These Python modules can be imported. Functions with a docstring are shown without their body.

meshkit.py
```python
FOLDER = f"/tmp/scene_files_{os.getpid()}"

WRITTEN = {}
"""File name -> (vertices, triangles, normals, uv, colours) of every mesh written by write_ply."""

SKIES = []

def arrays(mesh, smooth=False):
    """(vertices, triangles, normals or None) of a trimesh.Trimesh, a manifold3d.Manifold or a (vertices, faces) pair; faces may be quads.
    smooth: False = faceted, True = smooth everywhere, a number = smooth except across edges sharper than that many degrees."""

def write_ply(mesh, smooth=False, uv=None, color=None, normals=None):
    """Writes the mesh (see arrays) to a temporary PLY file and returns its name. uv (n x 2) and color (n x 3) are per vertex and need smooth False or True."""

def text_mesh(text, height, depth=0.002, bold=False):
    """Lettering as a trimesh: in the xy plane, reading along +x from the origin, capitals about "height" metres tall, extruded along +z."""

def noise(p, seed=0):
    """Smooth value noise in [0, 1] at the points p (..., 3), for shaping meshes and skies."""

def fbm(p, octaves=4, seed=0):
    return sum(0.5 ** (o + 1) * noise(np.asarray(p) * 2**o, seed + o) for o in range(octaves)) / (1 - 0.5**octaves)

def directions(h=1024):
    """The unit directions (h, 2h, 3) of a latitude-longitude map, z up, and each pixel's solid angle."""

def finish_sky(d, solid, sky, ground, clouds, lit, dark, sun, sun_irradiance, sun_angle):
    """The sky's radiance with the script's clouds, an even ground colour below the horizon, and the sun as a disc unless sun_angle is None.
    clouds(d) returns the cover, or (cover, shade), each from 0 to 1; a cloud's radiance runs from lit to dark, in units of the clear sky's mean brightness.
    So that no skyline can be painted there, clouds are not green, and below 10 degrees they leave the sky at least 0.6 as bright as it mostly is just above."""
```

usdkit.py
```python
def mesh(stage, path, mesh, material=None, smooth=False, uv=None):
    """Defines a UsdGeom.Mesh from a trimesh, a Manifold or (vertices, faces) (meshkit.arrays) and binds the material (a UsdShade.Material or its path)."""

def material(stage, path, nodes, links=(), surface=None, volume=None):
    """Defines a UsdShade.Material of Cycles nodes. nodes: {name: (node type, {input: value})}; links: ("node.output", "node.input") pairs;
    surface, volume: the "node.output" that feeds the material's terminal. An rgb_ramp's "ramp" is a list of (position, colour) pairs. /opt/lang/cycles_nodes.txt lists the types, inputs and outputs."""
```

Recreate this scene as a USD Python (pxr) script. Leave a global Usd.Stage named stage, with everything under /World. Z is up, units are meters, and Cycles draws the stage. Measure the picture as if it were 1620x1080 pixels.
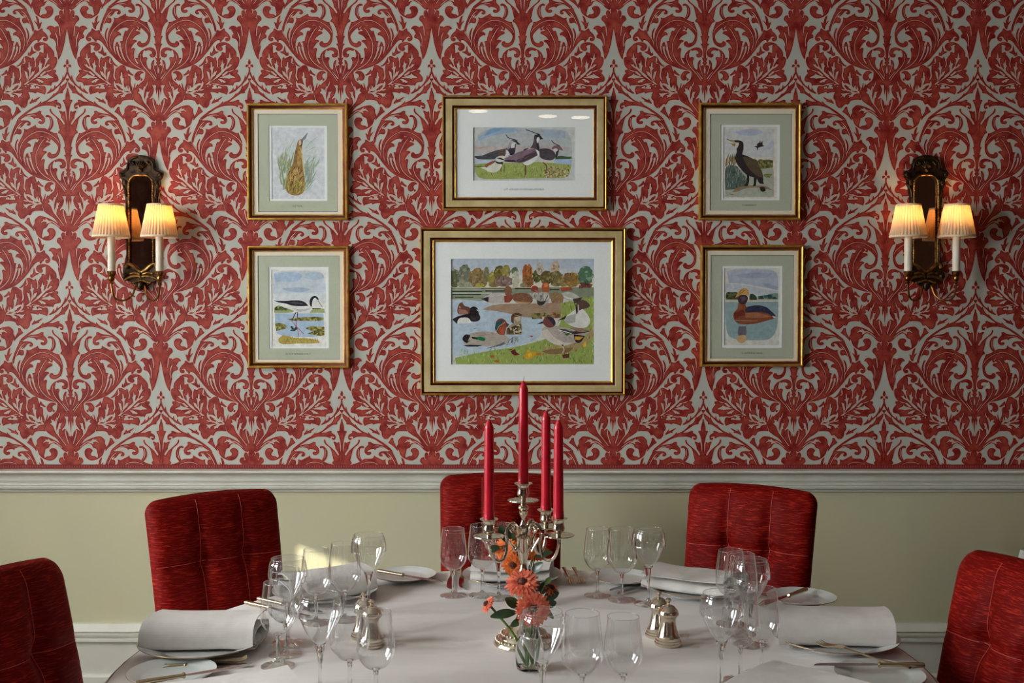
import math, random
import numpy as np
import trimesh, shapely
from shapely import affinity
from shapely.geometry import Polygon, LineString, MultiPolygon, box, Point
from shapely.ops import unary_union
import usdkit, meshkit
from pxr import Usd, UsdGeom, UsdLux, UsdShade, Gf, Sdf, Vt

stage = Usd.Stage.CreateInMemory()
UsdGeom.SetStageUpAxis(stage, 'Z')
UsdGeom.SetStageMetersPerUnit(stage, 1.0)
UsdGeom.Xform.Define(stage, '/World')
PI = math.pi

# ------------------------------------------------------------------ camera
EYE = np.array([0.0, -4.03, 1.48])
FPX, CX, CY = 1700.0, 810.0, 540.0
PITCH = math.radians(1.35)
cam = UsdGeom.Camera.Define(stage, '/World/camera')
cam.CreateFocalLengthAttr(36.0 * FPX / 1620.0)
cam.CreateHorizontalApertureAttr(36.0)
cam.CreateVerticalApertureAttr(24.0)
cam.CreateClippingRangeAttr(Gf.Vec2f(0.05, 100))
cam.AddTranslateOp().Set(Gf.Vec3d(*EYE))
cam.AddRotateXOp().Set(90 - math.degrees(PITCH))
cam.CreateExposureAttr(-0.25)

# ------------------------------------------------------------------ daylight: the windows in the left-hand wall, the low sun through them
XL, XR, YF, ZC = -3.0, 4.2, -7.5, 3.0           # left, right and front walls, ceiling
WINDOWS = [(-1.75, -0.95, 0.40, 2.70), (-3.5, -2.2, 0.40, 2.70)]      # y0, y1, sill, head
SKY = (21.5, 32.0)
def sky_light(name, y0, y1, z0, z1, power, color):      # bright sky outside: it starts above the sill line
    l = UsdLux.RectLight.Define(stage, '/World/' + name)
    l.CreateWidthAttr(z1 - z0); l.CreateHeightAttr(y1 - y0)
    l.CreateIntensityAttr(power); l.CreateColorAttr(Gf.Vec3f(*color))
    l.AddTranslateOp().Set(Gf.Vec3d(XL - 1.1, (y0 + y1) / 2, (z0 + z1) / 2))
    l.AddRotateYOp().Set(-90)
for i, (y0, y1) in enumerate([(-2.05, -0.3), (-4.6, -2.05)]):
    sky_light('window_daylight' + ('_%03d' % i if i else ''), y0, y1, 1.0, 4.6, SKY[i], (0.93, 0.98, 1.0))
sun = UsdLux.DistantLight.Define(stage, '/World/sunlight')
sun.CreateIntensityAttr(100000.0); sun.CreateAngleAttr(0.4); sun.CreateColorAttr(Gf.Vec3f(1.0, 0.93, 0.78))
_z = -np.array([1.83, 1.0, -0.586]); _z /= np.linalg.norm(_z)
_x = np.cross([0, 0, 1], _z); _x /= np.linalg.norm(_x); _y = np.cross(_z, _x)
sun.AddTransformOp().Set(Gf.Matrix4d(*_x, 0, *_y, 0, *_z, 0, 0, 0, 0, 1))
dome = UsdLux.DomeLight.Define(stage, '/World/sky')
dome.CreateIntensityAttr(0.4); dome.CreateColorAttr(Gf.Vec3f(0.75, 0.85, 1.0))
# lamps of the room outside the frame: recessed ceiling lights over the tables
for i, (lx, ly) in enumerate([(0.27, -4.15), (-0.25, -3.95), (0.52, -4.2)]):
    d = UsdLux.DiskLight.Define(stage, '/World/ceiling_lamp_light' + ('_%03d' % i if i else ''))
    d.CreateRadiusAttr(0.07); d.CreateIntensityAttr(14.0); d.CreateColorAttr(Gf.Vec3f(1.0, 0.86, 0.68))
    d.AddTranslateOp().Set(Gf.Vec3d(lx, ly, ZC - 0.012))

# ------------------------------------------------------------------ helpers
_F = np.array([0, math.cos(PITCH), -math.sin(PITCH)]); _U = np.array([0, math.sin(PITCH), math.cos(PITCH)]); _R = np.array([1.0, 0, 0])
def ray(px, py):
    return (px - CX) / FPX * _R + (CY - py) / FPX * _U + _F
def at(px, py, z):                      # a pixel of the photograph -> the point at height z
    d = ray(px, py); t = (z - EYE[2]) / d[2]; return EYE + t * d
def wall(px, py, y=0.0):                # a pixel of the photograph -> the point on the plane y
    d = ray(px, py); t = (y - EYE[1]) / d[1]; return EYE + t * d

def lin(c):
    c = np.asarray(c, float) / 255.0
    return tuple(np.where(c <= 0.04045, c / 12.92, ((c + 0.055) / 1.055) ** 2.4))
def hx(s):
    return tuple(int(s[i:i + 2], 16) for i in (0, 2, 4))

used = {}
def path_for(name, parent=None):
    base = str(parent.GetPath()) if parent is not None else '/World'
    n = used.get((base, name), 0); used[(base, name)] = n + 1
    return base + '/' + name + ('_%03d' % n if n else '')
def tag(p, label=None, cat=None, group=None, kind=None):
    for k, v in (('label', label), ('category', cat), ('group', group), ('kind', kind)):
        if v: p.SetCustomDataByKey(k, v)
    return p
def thing(name, label, cat, loc=(0, 0, 0), rotz=0.0, group=None, kind=None):
    x = UsdGeom.Xform.Define(stage, path_for(name))
    x.AddTranslateOp().Set(Gf.Vec3d(*map(float, loc))); x.AddRotateZOp().Set(float(rotz))
    return tag(x.GetPrim(), label, cat, group, kind)
def obj(name, mesh, mat, parent=None, smooth=35, label=None):
    m = usdkit.mesh(stage, path_for(name, parent), mesh, mat, smooth=smooth)
    if label: m.GetPrim().SetCustomDataByKey('label', label)
    return m.GetPrim()
def sub(name, mesh, mat, parent, smooth=35, label=None):      # a part that has sub-parts of its own: mesh with child meshes
    return obj(name, mesh, mat, parent, smooth, label)
def struct(name, mesh, mat, parent=None, smooth=False):
    p = obj(name, mesh, mat, parent, smooth)
    if parent is None: tag(p, kind='structure')
    return p
def dup(root, label, loc, rotz=0.0, group=None):
    was = root.GetCustomData()
    r = thing(root.GetName().rsplit('_0', 1)[0], label, was['category'], loc, rotz, group or was.get('group'))
    r.GetReferences().AddInternalReference(root.GetPath()); r.SetInstanceable(True)
    return r

def TM(v, f): return trimesh.Trimesh(np.asarray(v, float), np.asarray(f, int), process=False)
def cat(*ms): return trimesh.util.concatenate(list(ms))
def bx(x0, x1, y0, y1, z0, z1):
    m = trimesh.creation.box([x1 - x0, y1 - y0, z1 - z0]); m.apply_translation([(x0 + x1) / 2, (y0 + y1) / 2, (z0 + z1) / 2]); return m
def grid_faces(n, m, wrap=False):
    f = []
    for i in range(n - 1):
        for j in range(m if wrap else m - 1):
            a, b = i * m + j, i * m + (j + 1) % m; c, d = a + m, b + m
            f += [(a, b, d), (a, d, c)]
    return f
def lathe(prof, n=32, rfun=None):
    """prof: (r, z) from the bottom of the outside round to wherever it ends."""
    v = []
    for r, z in prof:
        for k in range(n):
            a = 2 * PI * k / n; q = r if rfun is None else r + rfun(a, r, z)
            v.append((q * math.cos(a), q * math.sin(a), z))
    f = [(a, b, c) for a, b, c in grid_faces(len(prof), n, True)]
    m = TM(v, f); m.merge_vertices(); m.update_faces(m.nondegenerate_faces()); return m
def curve(pts, n=8):
    """Catmull-Rom through the points."""
    p = np.asarray(pts, float); p = np.vstack([2 * p[0] - p[1], p, 2 * p[-1] - p[-2]]); out = []
    for i in range(1, len(p) - 2):
        for t in np.arange(n) / n:
            a, b, c, d = p[i - 1:i + 3]
            out.append(0.5 * (2 * b + (c - a) * t + (2 * a - 5 * b + 4 * c - d) * t ** 2 + (3 * b - a - 3 * c + d) * t ** 3))
    out.append(p[-2]); return np.array(out)
def tube(pts, r, n=8, closed=False):
    p = np.asarray(pts, float); r = np.broadcast_to(np.asarray(r, float), len(p))
    t = np.gradient(p, axis=0); t /= np.maximum(np.linalg.norm(t, axis=1, keepdims=True), 1e-12)
    u = np.cross(t[0], [0.123, 0.456, 0.88]); u /= np.linalg.norm(u); v = []
    for i in range(len(p)):
        u = u - t[i] * u.dot(t[i]); u /= np.linalg.norm(u); w = np.cross(t[i], u)
        for k in range(n):
            a = 2 * PI * k / n; v.append(p[i] + r[i] * (math.cos(a) * u + math.sin(a) * w))
    f = grid_faces(len(p), n, True)
    c0, c1 = len(v), len(v) + 1; v += [p[0], p[-1]]
    for k in range(n):
        f.append((c0, (k + 1) % n, k)); b = (len(p) - 1) * n; f.append((c1, b + k, b + (k + 1) % n))
    return TM(v, f)
def extrude(poly, h):
    gs = getattr(poly, 'geoms', [poly])
    return cat(*[trimesh.creation.extrude_polygon(g, h, engine='earcut') for g in gs if g.area > 1e-12])
def on_wall(m):                         # xy plane, +z out -> xz plane, -y out
    m = m.copy(); v = m.vertices.copy(); m.vertices = np.stack([v[:, 0], -v[:, 2], v[:, 1]], 1); return m
def ball(c, r, s=(1, 1, 1), sub=2):
    m = trimesh.creation.icosphere(sub, r); m.vertices = m.vertices * s + np.asarray(c); return m
def rot(m, ang, ax, pt=(0, 0, 0)):
    m = m.copy(); m.apply_transform(trimesh.transformations.rotation_matrix(ang, ax, pt)); return m
def mov(m, t):
    m = m.copy(); m.apply_translation(t); return m
def frame_loops(w, h, prof):
    """A mitred rectangular moulding in the xz plane: prof is (inset from the outside edge, height off the wall), a closed section."""
    v = []
    for d, y in prof:
        a, b = w / 2 - d, h / 2 - d
        v += [(-a, -y, -b), (a, -y, -b), (a, -y, b), (-a, -y, b)]
    n = len(prof); f = []
    for i in range(n):
        j = (i + 1) % n
        for k in range(4):
            l = (k + 1) % 4; A, B, C, D = i * 4 + k, i * 4 + l, j * 4 + l, j * 4 + k
            f += [(A, B, C), (A, C, D)]
    m = TM(v, f); m.fix_normals(); return m
def profile_run(prof, x0, x1):          # a moulding along x: prof = (height off the wall, z)
    n = len(prof); v = [(x, -y, z) for x in (x0, x1) for y, z in prof]; f = []
    for i in range(n):
        j = (i + 1) % n; f += [(i, j, n + j), (i, n + j, n + i)]
    pg = Polygon([(y, z) for y, z in prof]); m = TM(v, f)
    m.fix_normals(); return m

# ------------------------------------------------------------------ materials
LOOKS = {}
def M(name, color, rough=0.5, metal=0.0, spec=0.5, sheen=0.0, noise=None, bump=None, coat=0.0, dark=None, stretch=None, sub=0.0, extra=None, contrast=(0.35, 0.65)):
    """color: sRGB 0-255. dark: a second sRGB colour mixed in by a noise of scale `noise`; bump: (scale, strength, distance)."""
    nodes = {'p': ('principled_bsdf', dict(base_color=lin(color), roughness=rough, metallic=metal, specular_ior_level=spec, **(extra or {})))}
    if sheen: nodes['p'][1].update(sheen_weight=sheen, sheen_roughness=0.35, sheen_tint=lin((255, 150, 130)))
    if coat: nodes['p'][1].update(coat_weight=coat, coat_roughness=0.05)
    links = []
    if noise or bump:
        nodes['tc'] = ('texture_coordinate', {})
        nodes['mp'] = ('mapping', {'scale': stretch or (1, 1, 1)})
        links.append(('tc.object', 'mp.vector'))
    if noise:
        nodes['n'] = ('noise_texture', {'scale': noise, 'detail': 4.0, 'roughness': 0.6})
        nodes['r'] = ('rgb_ramp', {'ramp': [(0, lin(color)), (contrast[0], lin(color)), (contrast[1], lin(dark)), (1, lin(dark))]})
        links += [('mp.vector', 'n.vector'), ('n.fac', 'r.fac'), ('r.color', 'p.base_color')]
    if bump:
        nodes['bn'] = ('noise_texture', {'scale': bump[0], 'detail': 3.0})
        nodes['b'] = ('bump', {'strength': bump[1], 'distance': bump[2]})
        links += [('mp.vector', 'bn.vector'), ('bn.fac', 'b.height'), ('b.normal', 'p.normal')]
    LOOKS[name] = usdkit.material(stage, '/World/Looks/' + name, nodes, links, surface='p.BSDF')
    return LOOKS[name]
def pane_material(name, tint=(1, 1, 1), f0=0.04, rough=0.0, power=4.5, gain=0.9):
    """Clear sheet: see-through, mirror-like towards grazing angles, alike from both sides."""
    return usdkit.material(stage, '/World/Looks/' + name, {
        't': ('transparent_bsdf', {'color': tint}), 'g': ('glossy_bsdf', {'color': (1, 1, 1), 'roughness': rough}),
        'l': ('layer_weight', {'blend': 0.5}), 'e': ('math', {'math_type': 'power', 'value2': power}), 'f': ('math', {'math_type': 'multiply_add', 'value2': gain, 'value3': f0}), 'm': ('mix_closure', {})},
        [('l.facing', 'e.value1'), ('e.value', 'f.value1'), ('f.value', 'm.fac'), ('t.BSDF', 'm.closure1'), ('g.BSDF', 'm.closure2')], surface='m.closure')
def paint_material(name, grain=40.0, amount=0.25):
    return usdkit.material(stage, '/World/Looks/' + name, {
        'a': ('attribute', {'attribute': 'paint'}), 'tc': ('texture_coordinate', {}), 'n': ('noise_texture', {'scale': grain, 'detail': 5.0, 'roughness': 0.65}),
        'r': ('rgb_ramp', {'ramp': [(0.25, (1 - amount,) * 3), (0.75, (1 + amount * 0.6,) * 3)]}),
        'x': ('mix_color', {'blend_type': 'multiply', 'fac': 1.0, 'use_clamp': False}), 'p': ('principled_bsdf', {'roughness': 0.85, 'specular_ior_level': 0.2})},
        [('tc.object', 'n.vector'), ('n.fac', 'r.fac'), ('a.color', 'x.a'), ('r.color', 'x.b'), ('x.result', 'p.base_color')], surface='p.BSDF')

# ------------------------------------------------------------------ the room
PAPER = (206, 198, 190)
paper = usdkit.material(stage, '/World/Looks/wallpaper_ground', {
    'tc': ('texture_coordinate', {}), 'n': ('noise_texture', {'scale': 3.0, 'detail': 3.0}), 'mp': ('mapping', {'scale': (900, 900, 60)}), 'n2': ('noise_texture', {'scale': 1.0, 'detail': 2.0}),
    'r': ('rgb_ramp', {'ramp': [(0.3, lin((178, 179, 168))), (0.7, lin((188, 189, 179)))]}), 'b': ('bump', {'strength': 0.25, 'distance': 0.0006}), 'p': ('principled_bsdf', {'roughness': 0.55, 'specular_ior_level': 0.35})},
    [('tc.object', 'n.vector'), ('n.fac', 'r.fac'), ('r.color', 'p.base_color'), ('tc.object', 'mp.vector'), ('mp.vector', 'n2.vector'), ('n2.fac', 'b.height'), ('b.normal', 'p.normal')], surface='p.BSDF')
def print_material(name, ca, cb, scale, lo, hi):
    return usdkit.material(stage, '/World/Looks/' + name, {
        'tc': ('texture_coordinate', {}), 'n': ('noise_texture', {'scale': scale, 'detail': 4.0, 'roughness': 0.6}),
        'r': ('rgb_ramp', {'ramp': [(lo, lin(ca)), (hi, lin(cb))]}), 'p': ('principled_bsdf', {'roughness': 0.6, 'specular_ior_level': 0.3})},
        [('tc.object', 'n.vector'), ('n.fac', 'r.fac'), ('r.color', 'p.base_color')], surface='p.BSDF')
ink = print_material('damask_ink', (120, 15, 14), (138, 26, 22), 20, 0.35, 0.65)
wash = print_material('damask_wash', (126, 20, 18), (172, 72, 56), 26, 0.36, 0.66)
pale_ink = print_material('damask_pale_edge', (200, 158, 142), (208, 176, 160), 24, 0.35, 0.65)
plaster_red = M('wall_paint_red', (104, 66, 40), 0.8, noise=6, dark=(90, 56, 34))
ceiling_white = M('ceiling_paint', (190, 186, 176), 0.9)
dado_paint = M('dado_paint', (200, 192, 156), 0.5, noise=2.2, dark=(194, 192, 160), bump=(60, 0.12, 0.002))
trim_paint = M('trim_paint', (220, 219, 206), 0.38, noise=7, dark=(208, 206, 192), bump=(45, 0.2, 0.002))
skirting_paint = M('skirting_paint', (210, 208, 194), 0.42, noise=5, dark=(200, 198, 184))
carpet = M('carpet', (88, 62, 46), 0.95, noise=80, dark=(64, 46, 36), sheen=0.3)
window_glass = pane_material('window_glass', f0=0.02, power=4.5, gain=0.8)
window_paint = M('window_paint', (225, 223, 214), 0.4)

RAIL_TOP, RAIL_BOT = wall(810, 741)[2], wall(810, 777)[2]
SKIRT_TOP, SKIRT_BOT = wall(810, 984)[2], wall(810, 1018)[2]
struct('floor', bx(XL, XR, YF, 0.0, -0.1, 0.0), carpet)
struct('ceiling', bx(XL - .3, XR + .3, YF - .3, 0.3, ZC, ZC + 0.1), ceiling_white)
wall_back = struct('wall_back', bx(XL - 0.3, XR + 0.3, 0.0, 0.25, 0.0, ZC), paper)
struct('wall_right', bx(XR, XR + 0.25, YF, 0.0, 0, ZC), plaster_red)
wall_front = struct('wall_front', bx(XL - 0.3, XR + 0.3, YF - 0.25, YF, 0, ZC), paper)
left = []
edges = [YF] + [e for w in sorted(WINDOWS) for e in w[:2]] + [0.0]
for a, b in zip(edges[::2], edges[1::2]): left.append(bx(XL - 0.25, XL, a, b, 0, ZC))
for a, b, c, d in WINDOWS: left += [bx(XL - 0.25, XL, a, b, 0, c), bx(XL - 0.25, XL, a, b, d, ZC)]
struct('wall_left', cat(*left), paper)
for i, (a, b, c, d) in enumerate(WINDOWS):
    bars = [bx(XL - 0.1, XL - 0.04, a, a + 0.06, c, d), bx(XL - 0.1, XL - 0.04, b - 0.06, b, c, d), bx(XL - 0.1, XL - 0.04, a, b, c, c + 0.06), bx(XL - 0.1, XL - 0.04, a, b, d - 0.06, d)]
    for k in (1, 2): y = a + (b - a) * k / 3; bars.append(bx(XL - 0.09, XL - 0.05, y - 0.014, y + 0.014, c, d))
    for k in (1, 2): z = c + (d - c) * k / 3; bars.append(bx(XL - 0.09, XL - 0.05, a, b, z - 0.014, z + 0.014))
    w = struct('window_%d' % (i + 1), cat(*bars), window_paint)
    obj('pane', bx(XL - 0.071, XL - 0.069, a, b, c, d), window_glass, w, False)
    obj('sill', bx(XL - 0.1, XL + 0.12, a - 0.08, b + 0.08, c - 0.04, c), window_paint, w, False)

# unseen screen added outside to block the low sun; its gap cuts the patch
def to_gap(px, py):
    p = wall(px, py); xo = XL - 2.2; t = (p[0] - xo) / 1.83; return (-t, p[2] + 0.586 * t)
gap = Polygon([to_gap(*q) for q in ((443, 868), (452, 860), (476, 864), (540, 886), (600, 912), (640, 990), (443, 990))]).buffer(.004)
sun_screen = Polygon([(-9, 0), (4, 0), (4, 6.2), (-9, 6.2)]).difference(gap)
m = extrude(sun_screen, 0.02); v = m.vertices.copy(); m.vertices = np.stack([XL - 2.2 - v[:, 2], v[:, 0], v[:, 1]], 1)
struct('wall_outside', m, M('sun_screen_brown', (120, 96, 84), 0.9, noise=8, dark=(96, 76, 68)))

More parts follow.
